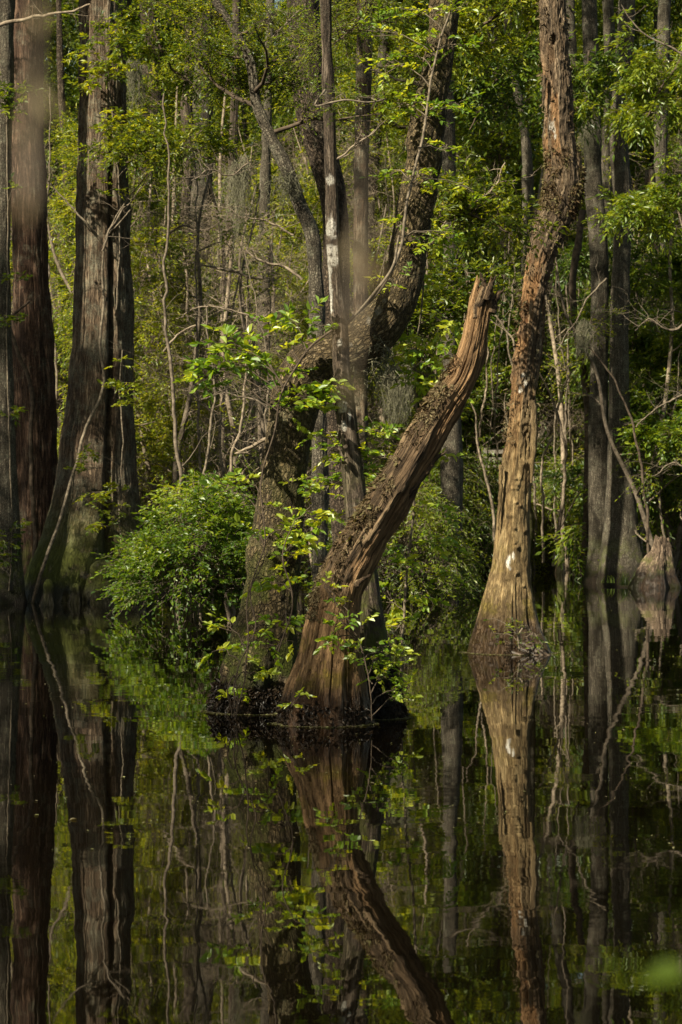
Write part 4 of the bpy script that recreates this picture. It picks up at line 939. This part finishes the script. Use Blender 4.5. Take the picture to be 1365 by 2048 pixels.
vine('climbing_vine', 'vine with leafy shoots trailing over the foot of the leaning snag', [[(745, 1440, 2.5, -.5), (738, 1350, 2.5, -.5), (715, 1280, 2.5, -.45), (690, 1230, 2, -.45), (650, 1170, 2, -.5)], [(588, 1440, 2, -.55), (584, 1415, 2, -.6), (592, 1398, 1.5, -.6)]],
     [(655, 1280, .6, -.5), (690, 1245, .7, -.5), (670, 1262, .5, -.5), (720, 1300, .7), (755, 1320, .9), (772, 1350, .9), (800, 1395, .7), (778, 1300, .7), (650, 1175, .4), (600, 1395, .3, -.6), (585, 1408, .3, -.6), (735, 1340, .6), (815, 1375, .5), (690, 1200, .4)], 17.3, 703, leafL=.06, mat='darktwig')
vine('climbing_vine', 'vine wrapped round the lower part of the slender blotched trunk', [[(712, 1180, 5, -.35), (712, 1050, 6, -.25), (700, 930, 6, -.2), (696, 800, 5, -.2), (712, 740, 4, -.15)]],
     [(700, 905, .9), (740, 890, .9), (690, 960, .9), (720, 1005, .8), (760, 865, .8), (660, 900, .8), (640, 870, .7), (700, 1060, .8), (735, 940, .8), (650, 965, .8), (770, 910, .6), (680, 1100, .7), (790, 870, .7), (730, 1040, .6), (625, 960, .7)], 18.2, 704, leafL=.06)
vine('sapling', 'thin sapling with glossy leaves rising behind the bent part of the leaning snag', [[(800, 1440, 6, .5), (805, 1300, 6, .5), (815, 1150, 6, .6), (830, 1000, 6, .6), (835, 850, 5, .6), (830, 740, 4, .6), (850, 560, 4, .5)]],
     [(828, 735, 1.1, .4), (865, 755, 1., .4), (820, 700, .8, .4), (850, 700, .9, .4), (905, 780, .7, .3), (860, 480, .9, .4), (900, 640, .9, .4), (925, 700, .7, .4), (870, 920, .8, .6), (860, 1080, .9, .6), (820, 1130, .9, .6), (850, 1010, .8, .6), (840, 560, .7, .4), (780, 1200, .9, .6), (870, 800, .7, .4), (900, 1150, .6, .6), (845, 1190, .8, .6), (800, 1250, .8, .5), (790, 1090, .7, .5)], 18.2, 705, cat='sapling', leafL=.075, droop=.5)
vine('climbing_vine', 'vine with leaf tufts on the upper part of the big curved limb', [[(700, 640, 6, -.3), (760, 580, 7, -.45), (800, 500, 7, -.4), (815, 400, 6, -.4), (850, 260, 6, -.35), (870, 130, 5, -.3), (900, 20, 4, -.3)], [(690, 655, 5, -.25), (745, 590, 6, -.45), (785, 535, 6, -.45), (800, 470, 5, -.45)]],
     [(862, 485, 1.0), (880, 470, .7), (850, 350, .6), (845, 370, .6), (840, 205, .9), (870, 215, .9), (800, 210, .8), (830, 110, .8), (855, 90, .8), (905, 90, .8), (890, 300, .7), (790, 340, .6), (785, 560, .6), (770, 130, .8), (920, 210, .7), (940, 380, .7), (800, 450, .5), (905, 20, .9), (830, 20, .8), (760, 60, .8), (900, 470, .6)], 18.3, 706, leafL=.06)
vine('cypress_sprig', 'feathery yellow green sprig crossing the slender trunk near the top', [[(650, 180, 5, 0), (640, 210, 4, -.3), (690, 200, 4, -.35), (740, 205, 3, -.35), (770, 200, 3, -.3)]],
     [(640, 195, .8), (665, 200, .8), (690, 195, .8), (715, 200, .8), (745, 195, .7), (770, 200, .6), (665, 215, .6)], 17.7, 707, 'leaf_fern', .035, .22, 'sprig', 16, n_per=6)
vine('cypress_sprig', 'feathery sprig at the top left of the wavy trunk', [[(600, 20, 5, 0), (570, 50, 4, -.2), (545, 75, 3, -.2)]],
     [(580, 20), (560, 60), (600, 85, .8), (540, 40), (620, 40, .8), (610, 110, .8)], 24, 708, 'leaf_fern', .05, .22, 'sprig', 16, n_per=6)
def limb(label, rows, D, seed, leaf, leafL, wr, n, sp, droop=.3, mat='darktwig'):
    r = np.random.RandomState(seed); p, R = wpath(rows, D, 40); p = p+np.stack([fbm(p*3, 3, seed+k) for k in range(3)], -1)*.08
    t = thing('leafy_branch', label, 'branch', p[0]); bb = tubes(p[None], np.maximum(R, .004)[None], 6)
    P1, P2, A, Dd = grow(p, np.full(40, .014), r, n, .1, 1., sp, .3, 4, .3); tubes(*P1, 4, bb); tubes(*P2, 3, bb); lb = Buf()
    A = np.repeat(A, 2, 0); Dd = np.repeat(Dd, 2, 0)+r.normal(size=(len(A), 3))*.7
    sprays(A, Dd, .28*r.uniform(.6, 1.3, len(A)), 8, leafL, wr, r, lb, bb, .003, droop=droop, spreadn=.45)
    obj('limb', bb.mesh('limb', M[mat], p[0]), t); obj('leaves', lb.mesh('leaves', M[leaf], p[0], False), t)
for a in [('leafy branch reaching across between curved limb top and tall orange snag', [(1050, -60, 8), (1010, 20, 7), (960, 60, 6), (900, 100, 4), (860, 110, 3)], 27, 831, 'leaf_mid', .075, .5, 12, .7),
          ('dark leafy branch hanging right of the curved limb in the upper centre', [(1060, 60, 7), (1020, 120, 6), (980, 190, 5), (940, 260, 3)], 32, 832, 'leaf_broad', .09, .45, 12, .8),
          ('leafy branch over the slender blotched trunk near the top of the photo', [(760, -60, 6), (740, 10, 5), (700, 60, 4), (640, 90, 3)], 22, 833, 'leaf_fern', .045, .3, 10, .5),
          ('drooping broad leaved branch between tall orange snag and paired trunks', [(1180, 100, 6), (1160, 180, 5), (1130, 230, 4), (1060, 250, 3)], 44, 834, 'leaf_broad', .13, .34, 12, 1.0, .7),
          ('drooping broad leaved branches right of the paired trunks near the top', [(1400, 60, 8), (1350, 140, 7), (1310, 200, 5), (1270, 260, 4)], 42, 835, 'leaf_broad', .13, .34, 16, 1.3, .7),
          ('bright broad leaved branch right of the paired trunks at mid height', [(1400, 420, 7), (1350, 400, 6), (1310, 430, 5), (1270, 460, 3)], 42, 836, 'leaf_broad', .12, .36, 14, 1.0, .6),
          ('leafy branch between paired trunks and right edge above the stump', [(1400, 820, 6), (1350, 860, 5), (1310, 880, 4), (1275, 900, 3)], 46, 837, 'leaf_bush', .10, .55, 12, .9),
          ('leafy branch left of the wavy trunk in the upper left centre', [(600, 130, 6), (560, 160, 5), (500, 180, 4), (440, 150, 3)], 30, 838, 'leaf_small', .06, .45, 14, .8),
          ('leafy branch high between the broad cypress and the blocky barked trunk', [(330, -40, 7), (310, 60, 6), (350, 140, 5), (400, 180, 3)], 37, 839, 'leaf_small', .08, .45, 14, .9),
          ('sunlit fine leaved branch beside the broad cypress at mid height', [(250, 330, 5), (300, 300, 5), (350, 290, 4), (420, 320, 3)], 37.5, 840, 'leaf_small', .08, .42, 14, .8),
          ('leafy branch below the curved limb right of the slender trunk', [(930, 560, 5), (890, 620, 4), (850, 650, 3), (800, 690, 2)], 26, 841, 'leaf_mid', .075, .5, 12, .6),
          ('leafy shoots above the broken top of the leaning snag', [(1020, 470, 4), (980, 450, 4), (930, 430, 3), (880, 450, 2)], 24, 842, 'leaf_mid', .07, .5, 10, .5)]:
    limb(*a)
vine('climbing_vine', 'leafy ivy climbing the upper part of the broad mossy cypress', [[(232, 620, 3, .1), (240, 480, 3, .2), (236, 330, 3, .2), (222, 200, 3, .25), (214, 60, 3, .25), (220, -30, 3, .3)]],
     [(200, 85, 1), (235, 60, .9), (215, 130, 1.1), (180, 165, .9), (200, 150, 1.1), (232, 130, .9), (170, 105, .8), (236, 235, 1.1), (255, 250, 1.2), (215, 255, 1.), (270, 235, 1.), (240, 290, 1.1), (262, 290, 1.1), (290, 270, 1.), (225, 380, .6), (235, 300, 1.), (300, 300, 1.), (280, 330, .8)], 38.1, 711, 'leaf_small', .10, .45, n_per=8, m=9, rad=32)
vine('climbing_vine', 'small leaved vine low on the right side of the broad mossy cypress', [[(244, 1100, 3, -.1), (238, 1000, 3, .1), (246, 880, 3, .2), (240, 780, 3, .3), (246, 700, 3, .3)]],
     [(238, 770, .9), (252, 785, 1.), (244, 805, .8), (240, 720, .7), (180, 910, .8), (174, 935, .8), (235, 980, .8), (215, 1000, .9), (190, 985, .8), (230, 1030, 1.), (190, 1050, .8)], 37.9, 712, 'leaf_mid', .10, .5, n_per=5, m=8, rad=26)
vine('climbing_vine', 'tufts of leaves climbing the grey trunk at the left edge', [[(20, 1180, 3, -.1), (24, 1080, 3, 0), (20, 900, 3, 0), (14, 700, 3, .05), (16, 500, 3, .05), (14, 300, 3, .05), (14, 180, 3, .05)]],
     [(22, 175, 1.2), (38, 190, 1.2), (12, 200, 1.1), (30, 215, 1.1), (8, 640, .9), (22, 560, .8), (35, 820, .9), (18, 1090, 1.), (24, 1060, 1.), (14, 1120, .9), (30, 640, .7), (30, 380, .6)], 37.3, 713, 'leaf_mid', .10, .5, n_per=5, m=8, rad=26)
vine('seedling_cluster', 'small leafy seedlings growing on the flared foot of the tall orange snag', [[(1040, 1300, 5, -.55), (1038, 1270, 4, -.55), (1050, 1255, 4, -.5), (1065, 1270, 3, -.5)]],
     [(1010, 1265, .5, -.5), (1035, 1262, .6, -.6), (1060, 1270, .6, -.5), (1080, 1285, .5, -.5), (1045, 1290, .4, -.6), (1020, 1285, .4, -.7), (1050, 1248, .5, -.5), (990, 1240, .3, -.5)], 25.4, 709, 'leaf_mid', .05, .4, 'seedlings', 8, n_per=4)

# woody vines on the left cypresses, and bare saplings
def stemthing(name, label, cat, rows_list, D, seed, mat='vine', sides=8):
    bb = Buf(); o0 = None
    for rows in rows_list:
        p, R = wpath(rows, D, 60); p = p+np.stack([fbm(p*3, 3, seed+k) for k in range(3)], -1)*.05
        if o0 is None: o0 = p[0]
        tubes(p[None], np.maximum(R, .003)[None], sides, bb)
    o = obj(name, bb.mesh(name, M[mat], o0), None, o0); tag(o, label, cat); return o
stemthing('woody_vine', 'pale woody vine slanting down the front of the broad mossy cypress', 'vine', [[(62, 1215, 7, -1.2), (88, 1130, 7, -1.6), (120, 1040, 6, -1.4), (150, 940, 6, -1.1), (172, 860, 6, -.9), (205, 775, 6, -.7), (203, 690, 5, -.7), (206, 600, 5, -.6), (205, 520, 4, -.6), (222, 450, 3, -.8), (260, 395, 3, -.9), (300, 340, 2, -.9)], [(210, 490, 4, -.6), (170, 440, 4, -.8), (130, 400, 3, -.8), (98, 360, 2, -.8)], [(215, 470, 4, -.7), (240, 445, 3, -.8), (275, 405, 2, -.8)]], 38.8, 721, 'vine')
stemthing('woody_vine', 'dark woody vine running down the reddish cypress', 'vine', [[(62, 1210, 10, -1.0), (72, 1100, 9, -.9), (64, 980, 9, -.8), (62, 880, 8, -.8), (58, 760, 8, -.7), (30, 690, 7, -.7), (22, 640, 6, -.7), (60, 600, 4, -.8)]], 39.6, 722, 'darktwig')
stemthing('bare_sapling', 'pale forked bare sapling in the far channel right of the tall orange snag', 'sapling', [[(1108, 1132, 9), (1114, 1080, 8), (1124, 1010, 8), (1132, 940, 7), (1128, 880, 6), (1116, 825, 5), (1098, 780, 4), (1078, 745, 3)], [(1116, 830, 5), (1130, 770, 4), (1145, 740, 3), (1156, 716, 2)], [(1088, 1125, 6), (1086, 1040, 5), (1086, 960, 5), (1090, 905, 4), (1108, 870, 4)], [(1116, 1060, 4), (1150, 1000, 3), (1180, 960, 2)]], 50, 723, 'paletwig')
stemthing('bare_sapling', 'thin leaning bare sapling just left of the tall orange snag', 'sapling', [[(994, 1110, 6), (985, 1010, 6), (968, 930, 5), (955, 880, 4), (950, 830, 3), (932, 780, 2)]], 47, 724, 'paletwig')
stemthing('bare_sapling', 'dark slanting branch crossing the paired grey trunks', 'sapling', [[(1300, 1130, 6), (1290, 980, 6), (1274, 880, 5), (1240, 780, 4), (1200, 720, 4), (1165, 680, 3), (1140, 640, 2)], [(1165, 680, 3), (1185, 640, 2), (1200, 600, 2)]], 45, 725, 'darktwig')
stemthing('bare_sapling', 'leaning thin sapling between paired trunks and the right edge', 'sapling', [[(1310, 1130, 4), (1290, 1060, 4), (1276, 960, 3), (1268, 900, 2)], [(1345, 1120, 5), (1320, 1000, 5), (1330, 900, 4), (1350, 820, 3), (1362, 700, 2)]], 47, 726, 'vine')
stemthing('mossy_branch', 'mossy leaning branch in front of the wide dark trunk', 'branch', [[(352, 960, 9), (362, 870, 10), (385, 820, 11), (415, 785, 10), (430, 740, 7)]], 52, 727, 'vine')
stemthing('bare_sapling', 'tall pale bare stem left of the crooked tree', 'sapling', [[(440, 1080, 7), (446, 980, 7), (438, 860, 6), (452, 760, 6), (460, 660, 5), (476, 560, 4), (500, 470, 4), (520, 380, 3)]], 41, 728, 'paletwig')
stemthing('bare_sapling', 'thin yellowish bare stem above the leafy bush', 'sapling', [[(362, 1060, 7), (368, 940, 7), (372, 820, 7), (378, 700, 6), (376, 600, 5), (366, 500, 4)]], 43, 729, 'paletwig')

stm = []
for i in range(34):
    q = np.random.RandomState(900+i); px = [300, 345, 395, 425, 455, 500, 530, 575, 615, 745, 770, 800, 830, 860, 885, 925, 950, 975, 1000, 1070, 1090, 1110, 1135, 1150, 1175, 1222, 1275, 1295, 1315, 1335, 1350, 112, 140, 1010][i]+q.uniform(-10, 10)
    D = q.uniform(36, 41) if 330 < px < 640 else q.uniform(42, 50) if px < 330 else q.uniform(48, 57) if px > 1230 else q.uniform(54, 60)
    by = base_py(px, D); ty = q.uniform(150, 700); K = 7; w0 = q.uniform(4, 9)*48/D
    ys = np.linspace(by, ty, K); xs = px+np.cumsum(q.normal(size=K)*13+q.normal()*6); xs = xs-xs[0]+px
    rows = [(x, y, w0*(1-.7*k/(K-1))) for k, (x, y) in enumerate(zip(xs, ys))]
    bb = Buf(); p, R = wpath(rows, D, 60); p = p+np.stack([fbm(p*2.5, 3, i+k) for k in range(3)], -1)*.09
    tubes(p[None], np.maximum(R, .004)[None], 7, bb)
    P1, P2, A, Dd = grow(p, R, q, 7, .3, 1., 1.1, .9, 4, .4); mt = ['paletwig', 'twig', 'vine', 'vine'][i % 4] if px < 1200 else 'vine'
    t = thing('bare_sapling', 'x', 'sapling', p[0], 'thin bare saplings of the woods'); obj('stem', bb.mesh('stem', M[mt], p[0]), t)
    b2_ = tubes(P1[0], P1[1]*.6, 4); tubes(P2[0], P2[1]*.7, 3, b2_); obj('twigs', b2_.mesh('twigs', M[mt], p[0]), t)
    stm.append((zone(px), px, t))
for zn in sorted(set(a[0] for a in stm)):
    L_ = sorted([(a[1], a[2]) for a in stm if a[0] == zn], key=lambda a: a[0])
    for i, (_, t) in enumerate(L_): t['label'] = f'thin bare sapling {zn}'+(f', {ORD[i]} of {len(L_)} from left' if len(L_) > 1 else '')

# bare branch sprays in front of the background, each a limb of dead twigs
def dead_limb(label, rows, D, seed, L=.7, n=14, mat='paletwig'):
    r = np.random.RandomState(seed); bb = Buf(); p, R = wpath(rows, D, 40); p = p+np.stack([fbm(p*4, 3, seed+k) for k in range(3)], -1)*.06
    tubes(p[None], np.maximum(R, .003)[None], 5, bb)
    P1, P2, A, Dd = grow(p, np.full(40, .012), r, n, .15, 1., L, .3, 4, .3)
    tubes(P1[0], P1[1]*.8, 4, bb); tubes(P2[0], P2[1]*.8, 3, bb)
    o = obj('dead_branch', bb.mesh('dead_branch', M[mat], p[0]), None, p[0]); tag(o, label, 'branch')
for a in [('pale dead branch reaching left from the crooked tree above the railing', [(540, 875, 10), (510, 880, 8), (485, 890, 6), (465, 905, 3)], 18.4, 741, .25, 6),
          ('pale twiggy dead branch high above the leafy bush', [(530, 560, 6), (480, 545, 6), (430, 535, 5), (390, 525, 3)], 40, 742, .9, 14),
          ('dead branch with many twigs left of the wavy trunk', [(600, 560, 6), (570, 535, 6), (530, 520, 5), (490, 500, 3)], 30, 743, .55, 14),
          ('bare branch arching out beside the broad cypress', [(206, 500, 4), (228, 440, 4), (262, 400, 3), (300, 350, 2)], 37.8, 744, .5, 10, 'twig'),
          ('thin bare branch crossing the top right corner', [(1400, 130, 4), (1330, 90, 4), (1280, 60, 3), (1240, 10, 2)], 34, 745, .5, 7, 'twig'),
          ('drooping tangle of fine bare twigs at right edge above the stump', [(1400, 780, 4), (1350, 800, 4), (1310, 820, 3), (1275, 850, 2)], 42, 746, .7, 12, 'vine'),
          ('thin bare branch left of the paired grey trunks', [(1215, 560, 4), (1180, 590, 4), (1150, 650, 3), (1110, 700, 2)], 42, 747, .5, 7, 'vine'),
          ('thin crossing twigs to the right of the curved limb', [(860, 500, 5), (900, 440, 5), (960, 400, 4), (1010, 330, 3)], 24, 748, .5, 10),
          ('dead branch at the top left corner', [(-30, 60, 9), (40, 40, 8), (110, 30, 6), (180, 10, 4)], 36, 749, .7, 8),
          ('pale dead branch rising right from the slender trunk', [(675, 320, 5), (700, 300, 4), (735, 275, 3), (755, 262, 2)], 17.9, 750, .2, 6),
          ('grey dead branch below the curved limb', [(960, 640, 6), (900, 600, 5), (850, 590, 4), (800, 560, 3)], 33, 751, .6, 10),
          ('fine bare twigs crossing in front of the ivy covered blocky trunk', [(330, 470, 4), (370, 450, 4), (410, 460, 3), (450, 440, 2)], 42, 753, .9, 16, 'twig'),
          ('pale forked bare twigs above and left of the leafy bush', [(330, 700, 5), (370, 660, 4), (420, 640, 3), (470, 610, 2)], 41, 754, .9, 16),
          ('tangle of bare twigs halfway up left of the wavy trunk', [(590, 470, 5), (550, 450, 4), (500, 440, 3), (440, 410, 2)], 34, 755, .8, 18),
          ('bare twigs spreading left of the crooked tree below its bend', [(545, 820, 4), (500, 800, 4), (450, 790, 3), (400, 800, 2)], 36, 756, .8, 16, 'twig'),
          ('upper bare twigs left of the bowed lichen crusted trunk', [(500, 330, 4), (460, 350, 3), (420, 340, 3), (380, 360, 2)], 33, 757, .7, 16, 'twig'),
          ('long pale bare twig low between leafy bush and crooked tree', [(520, 640, 4), (470, 620, 4), (420, 615, 3), (350, 640, 2)], 37, 758, .6, 14),
          ('tangle of brown twigs at right edge beside the slanting branch', [(1380, 640, 5), (1340, 660, 4), (1300, 640, 3), (1270, 660, 2)], 42, 759, .9, 16, 'twig'),
          ('bare twigs above the grass tuft right of the paired trunks', [(1380, 940, 4), (1340, 930, 3), (1310, 950, 2), (1280, 940, 2)], 45, 760, .6, 12, 'vine'),
          ('bare twigs fanning out between leaning snag top and tall orange snag', [(1030, 700, 4), (1000, 640, 4), (960, 600, 3), (930, 540, 2)], 36, 761, .8, 14),
          ('bare twigs under the curved limb beside the slender trunk', [(860, 700, 4), (820, 680, 3), (780, 700, 3), (740, 760, 2)], 34, 762, .7, 14, 'twig'),
          ('thin bare twigs to the right of the wavy trunk top', [(900, 190, 5), (830, 170, 5), (760, 150, 4), (700, 110, 3)], 28, 752, .6, 12)]:
    dead_limb(*a)

# Spanish moss
def moss(label, px, py, D, w_, h, n, seed):
    r = np.random.RandomState(seed); c = at(px, py, D); K = 14; q = np.linspace(0, 1, K)
    k = r.randint(0, 5, n); cen = r.normal(size=(5, 3))*np.array([w_*.32, .1, .06])
    A = c+cen[k]+r.normal(size=(n, 3))*np.array([.05, .05, .04]); L = h*r.uniform(.25, 1, n)*r.uniform(.5, 1, 5)[k]
    P = A[:, None, :]-np.array([0, 0, 1.])*(L[:, None]*q)[..., None]+np.cumsum(r.normal(size=(n, K, 3))*.022, 1)+r.normal(size=(n, K, 3))*.012
    P[..., 0] += (-(cen[k][:, 0])[:, None]*.4*q)
    bb = tubes(P, np.full((n, K), .0035)*(1.2-.7*q), 3)
    o = obj('hanging_moss', bb.mesh('hanging_moss', M['moss'], c), None, c); tag(o, label, 'moss', 'spanish moss clumps')
for i, a in enumerate([('grey moss hanging under the bend of the bowed trunk', 582, 350, 29.3, .22, .5, 90),
          ('long grey moss streamer left of the bowed trunk', 476, 330, 34, .2, 1.4, 150), ('moss tuft hanging from the thick curved limb', 745, 700, 18.4, .18, .22, 120),
          ('pale moss column above the leafy bush', 392, 560, 45, .5, 1.8, 420), ('moss strands beside the blocky barked trunk', 322, 540, 48, .3, 1.4, 160),
          ('moss hanging on the left one of the paired trunks', 1176, 250, 46.5, .2, .9, 200), ('dark moss below the slanting branch left of paired trunks', 1166, 650, 45, .2, .8, 130),
           
          ('moss strands in the gap below the curved limb', 790, 740, 40, .5, 1.2, 360), ('moss hanging between broad cypress and bush', 440, 690, 44, .4, 1.4, 300),
          ('moss at the top of the gap right of broad cypress', 270, 130, 44, .25, 1.3, 130), ]):
    moss(*a, 760+i)

# ------------------------------------------------------------------ muddy roots at the centre, floating scum
def root_mat(root, path, R, seed, zhi, n):
    shag_strip(path, R*1.0-.01, -.02, zhi, n, np.random.RandomState(seed), root, np.array(root.location), 'mud', .02, (0, 2*pi), 'root_mat')
M['mud'] = leafmat('muddy_root_mat', (.006, .004, .002), (.022, .014, .009), (.055, .037, .023), .0, .03)
root_mat(t_crk, crk_path, crk_R, 771, .20, 7000)
root_mat(t_sn, sn_path, sn_R, 772, .15, 5000)
root_mat(t_sl, sl_path, sl_R, 773, .38, 7000)
def debris():
    r = np.random.RandomState(12); pts = []
    for (px, D, wpx, n) in ((648, 17.35, 186, 1100), (512, 18.35, 190, 800), (752, 17.8, 125, 500), (1020, 25.4, 172, 900), (176, 38.8, 285, 400)):
        c = at(px, 0, D); a = r.uniform(pi, 2*pi, n); rad = wpx/2*D/F*(1.0+np.abs(r.normal(size=n))*.10)
        pts.append(np.stack([c[0]+np.cos(a)*rad, D+np.sin(a)*rad, np.full(n, .004)], -1))
    n = 2600; y = 11+41*r.uniform(0, 1, n)**1.1; pts.append(np.stack([r.uniform(-.16, .16, n)*y, y, np.full(n, .004)], -1))
    P = np.concatenate(pts); n = len(P); a = r.uniform(0, 2*pi, n); L = np.clip(r.lognormal(-4.6, .5, n), .004, .05)
    D = np.stack([np.cos(a), np.sin(a), 0*a], -1); lb = Buf()
    leaves(P, D, np.tile([0, 0, 1.], (n, 1)), L, L*.7, r.uniform(0, 1, n), lb)
    m = leafmat('floating_flecks', (.06, .05, .03), (.14, .125, .075), (.20, .21, .09), .1, .05)
    o = obj('floating_debris', lb.mesh('floating_debris', m, (0, 18, 0), False), None, (0, 18, 0)); tag(o, 'pale flecks and leaf bits floating on the dark water', 'debris', kind='stuff')
debris()

# out of focus twigs and leaf close to the lens
def near_twig(label, rows, D, seed, n, size):
    r = np.random.RandomState(seed); p, R = wpath(rows, D, 30); bb = tubes(p[None], R[None], 8)
    t = thing('hanging_twig', label, 'twig', p[0]); obj('stem', bb.mesh('stem', M['twig'], p[0]), t)
    i = r.randint(4, 30, n); lb = Buf(); d = r.normal(size=(n, 3))*np.array([.35, .35, .2])+np.array([0, 0, -1.])
    leaves(p[i], d, r.normal(size=(n, 3)), size*r.uniform(.6, 1.2, n), size*.35*np.ones(n), r.uniform(.3, 1, n), lb)
    obj('leaves', lb.mesh('leaves', M['shag'], p[0], False), t)
def near_leaf():
    D = 1.15; c = at(1375, 1940, D); lb = Buf(); p = at(1440, 1925, D)
    leaves(np.array([at(1372, 1938, D)]), np.array([[-1, -.1, -.22]]), np.array([[.2, -.7, .7]]), np.array([.022]), np.array([.013]), np.array([.2]), lb)
    t = thing('blurred_leaf', 'out of focus green leaf poking in at the lower right edge', 'leaf', p)
    bb = tubes(np.linspace(p, at(1372, 1938, D), 5)[None], np.full((1, 5), .0009), 6)
    obj('blade', lb.mesh('blade', M['leaf_mid'], p, False), t); obj('stalk', bb.mesh('stalk', M['twig'], p), t)
near_leaf()
near_twig('blurred brown hanging twig close to the camera before the curved limb', [(728, 260, 4), (722, 400, 9), (716, 520, 17), (708, 690, 15), (700, 760, 4)], .85, 801, 5, .016)
near_twig('blurred brown hanging twig close to the camera at upper left', [(76, -60, 8), (70, 120, 13), (62, 260, 20), (62, 360, 30), (66, 440, 16)], .8, 802, 8, .018)
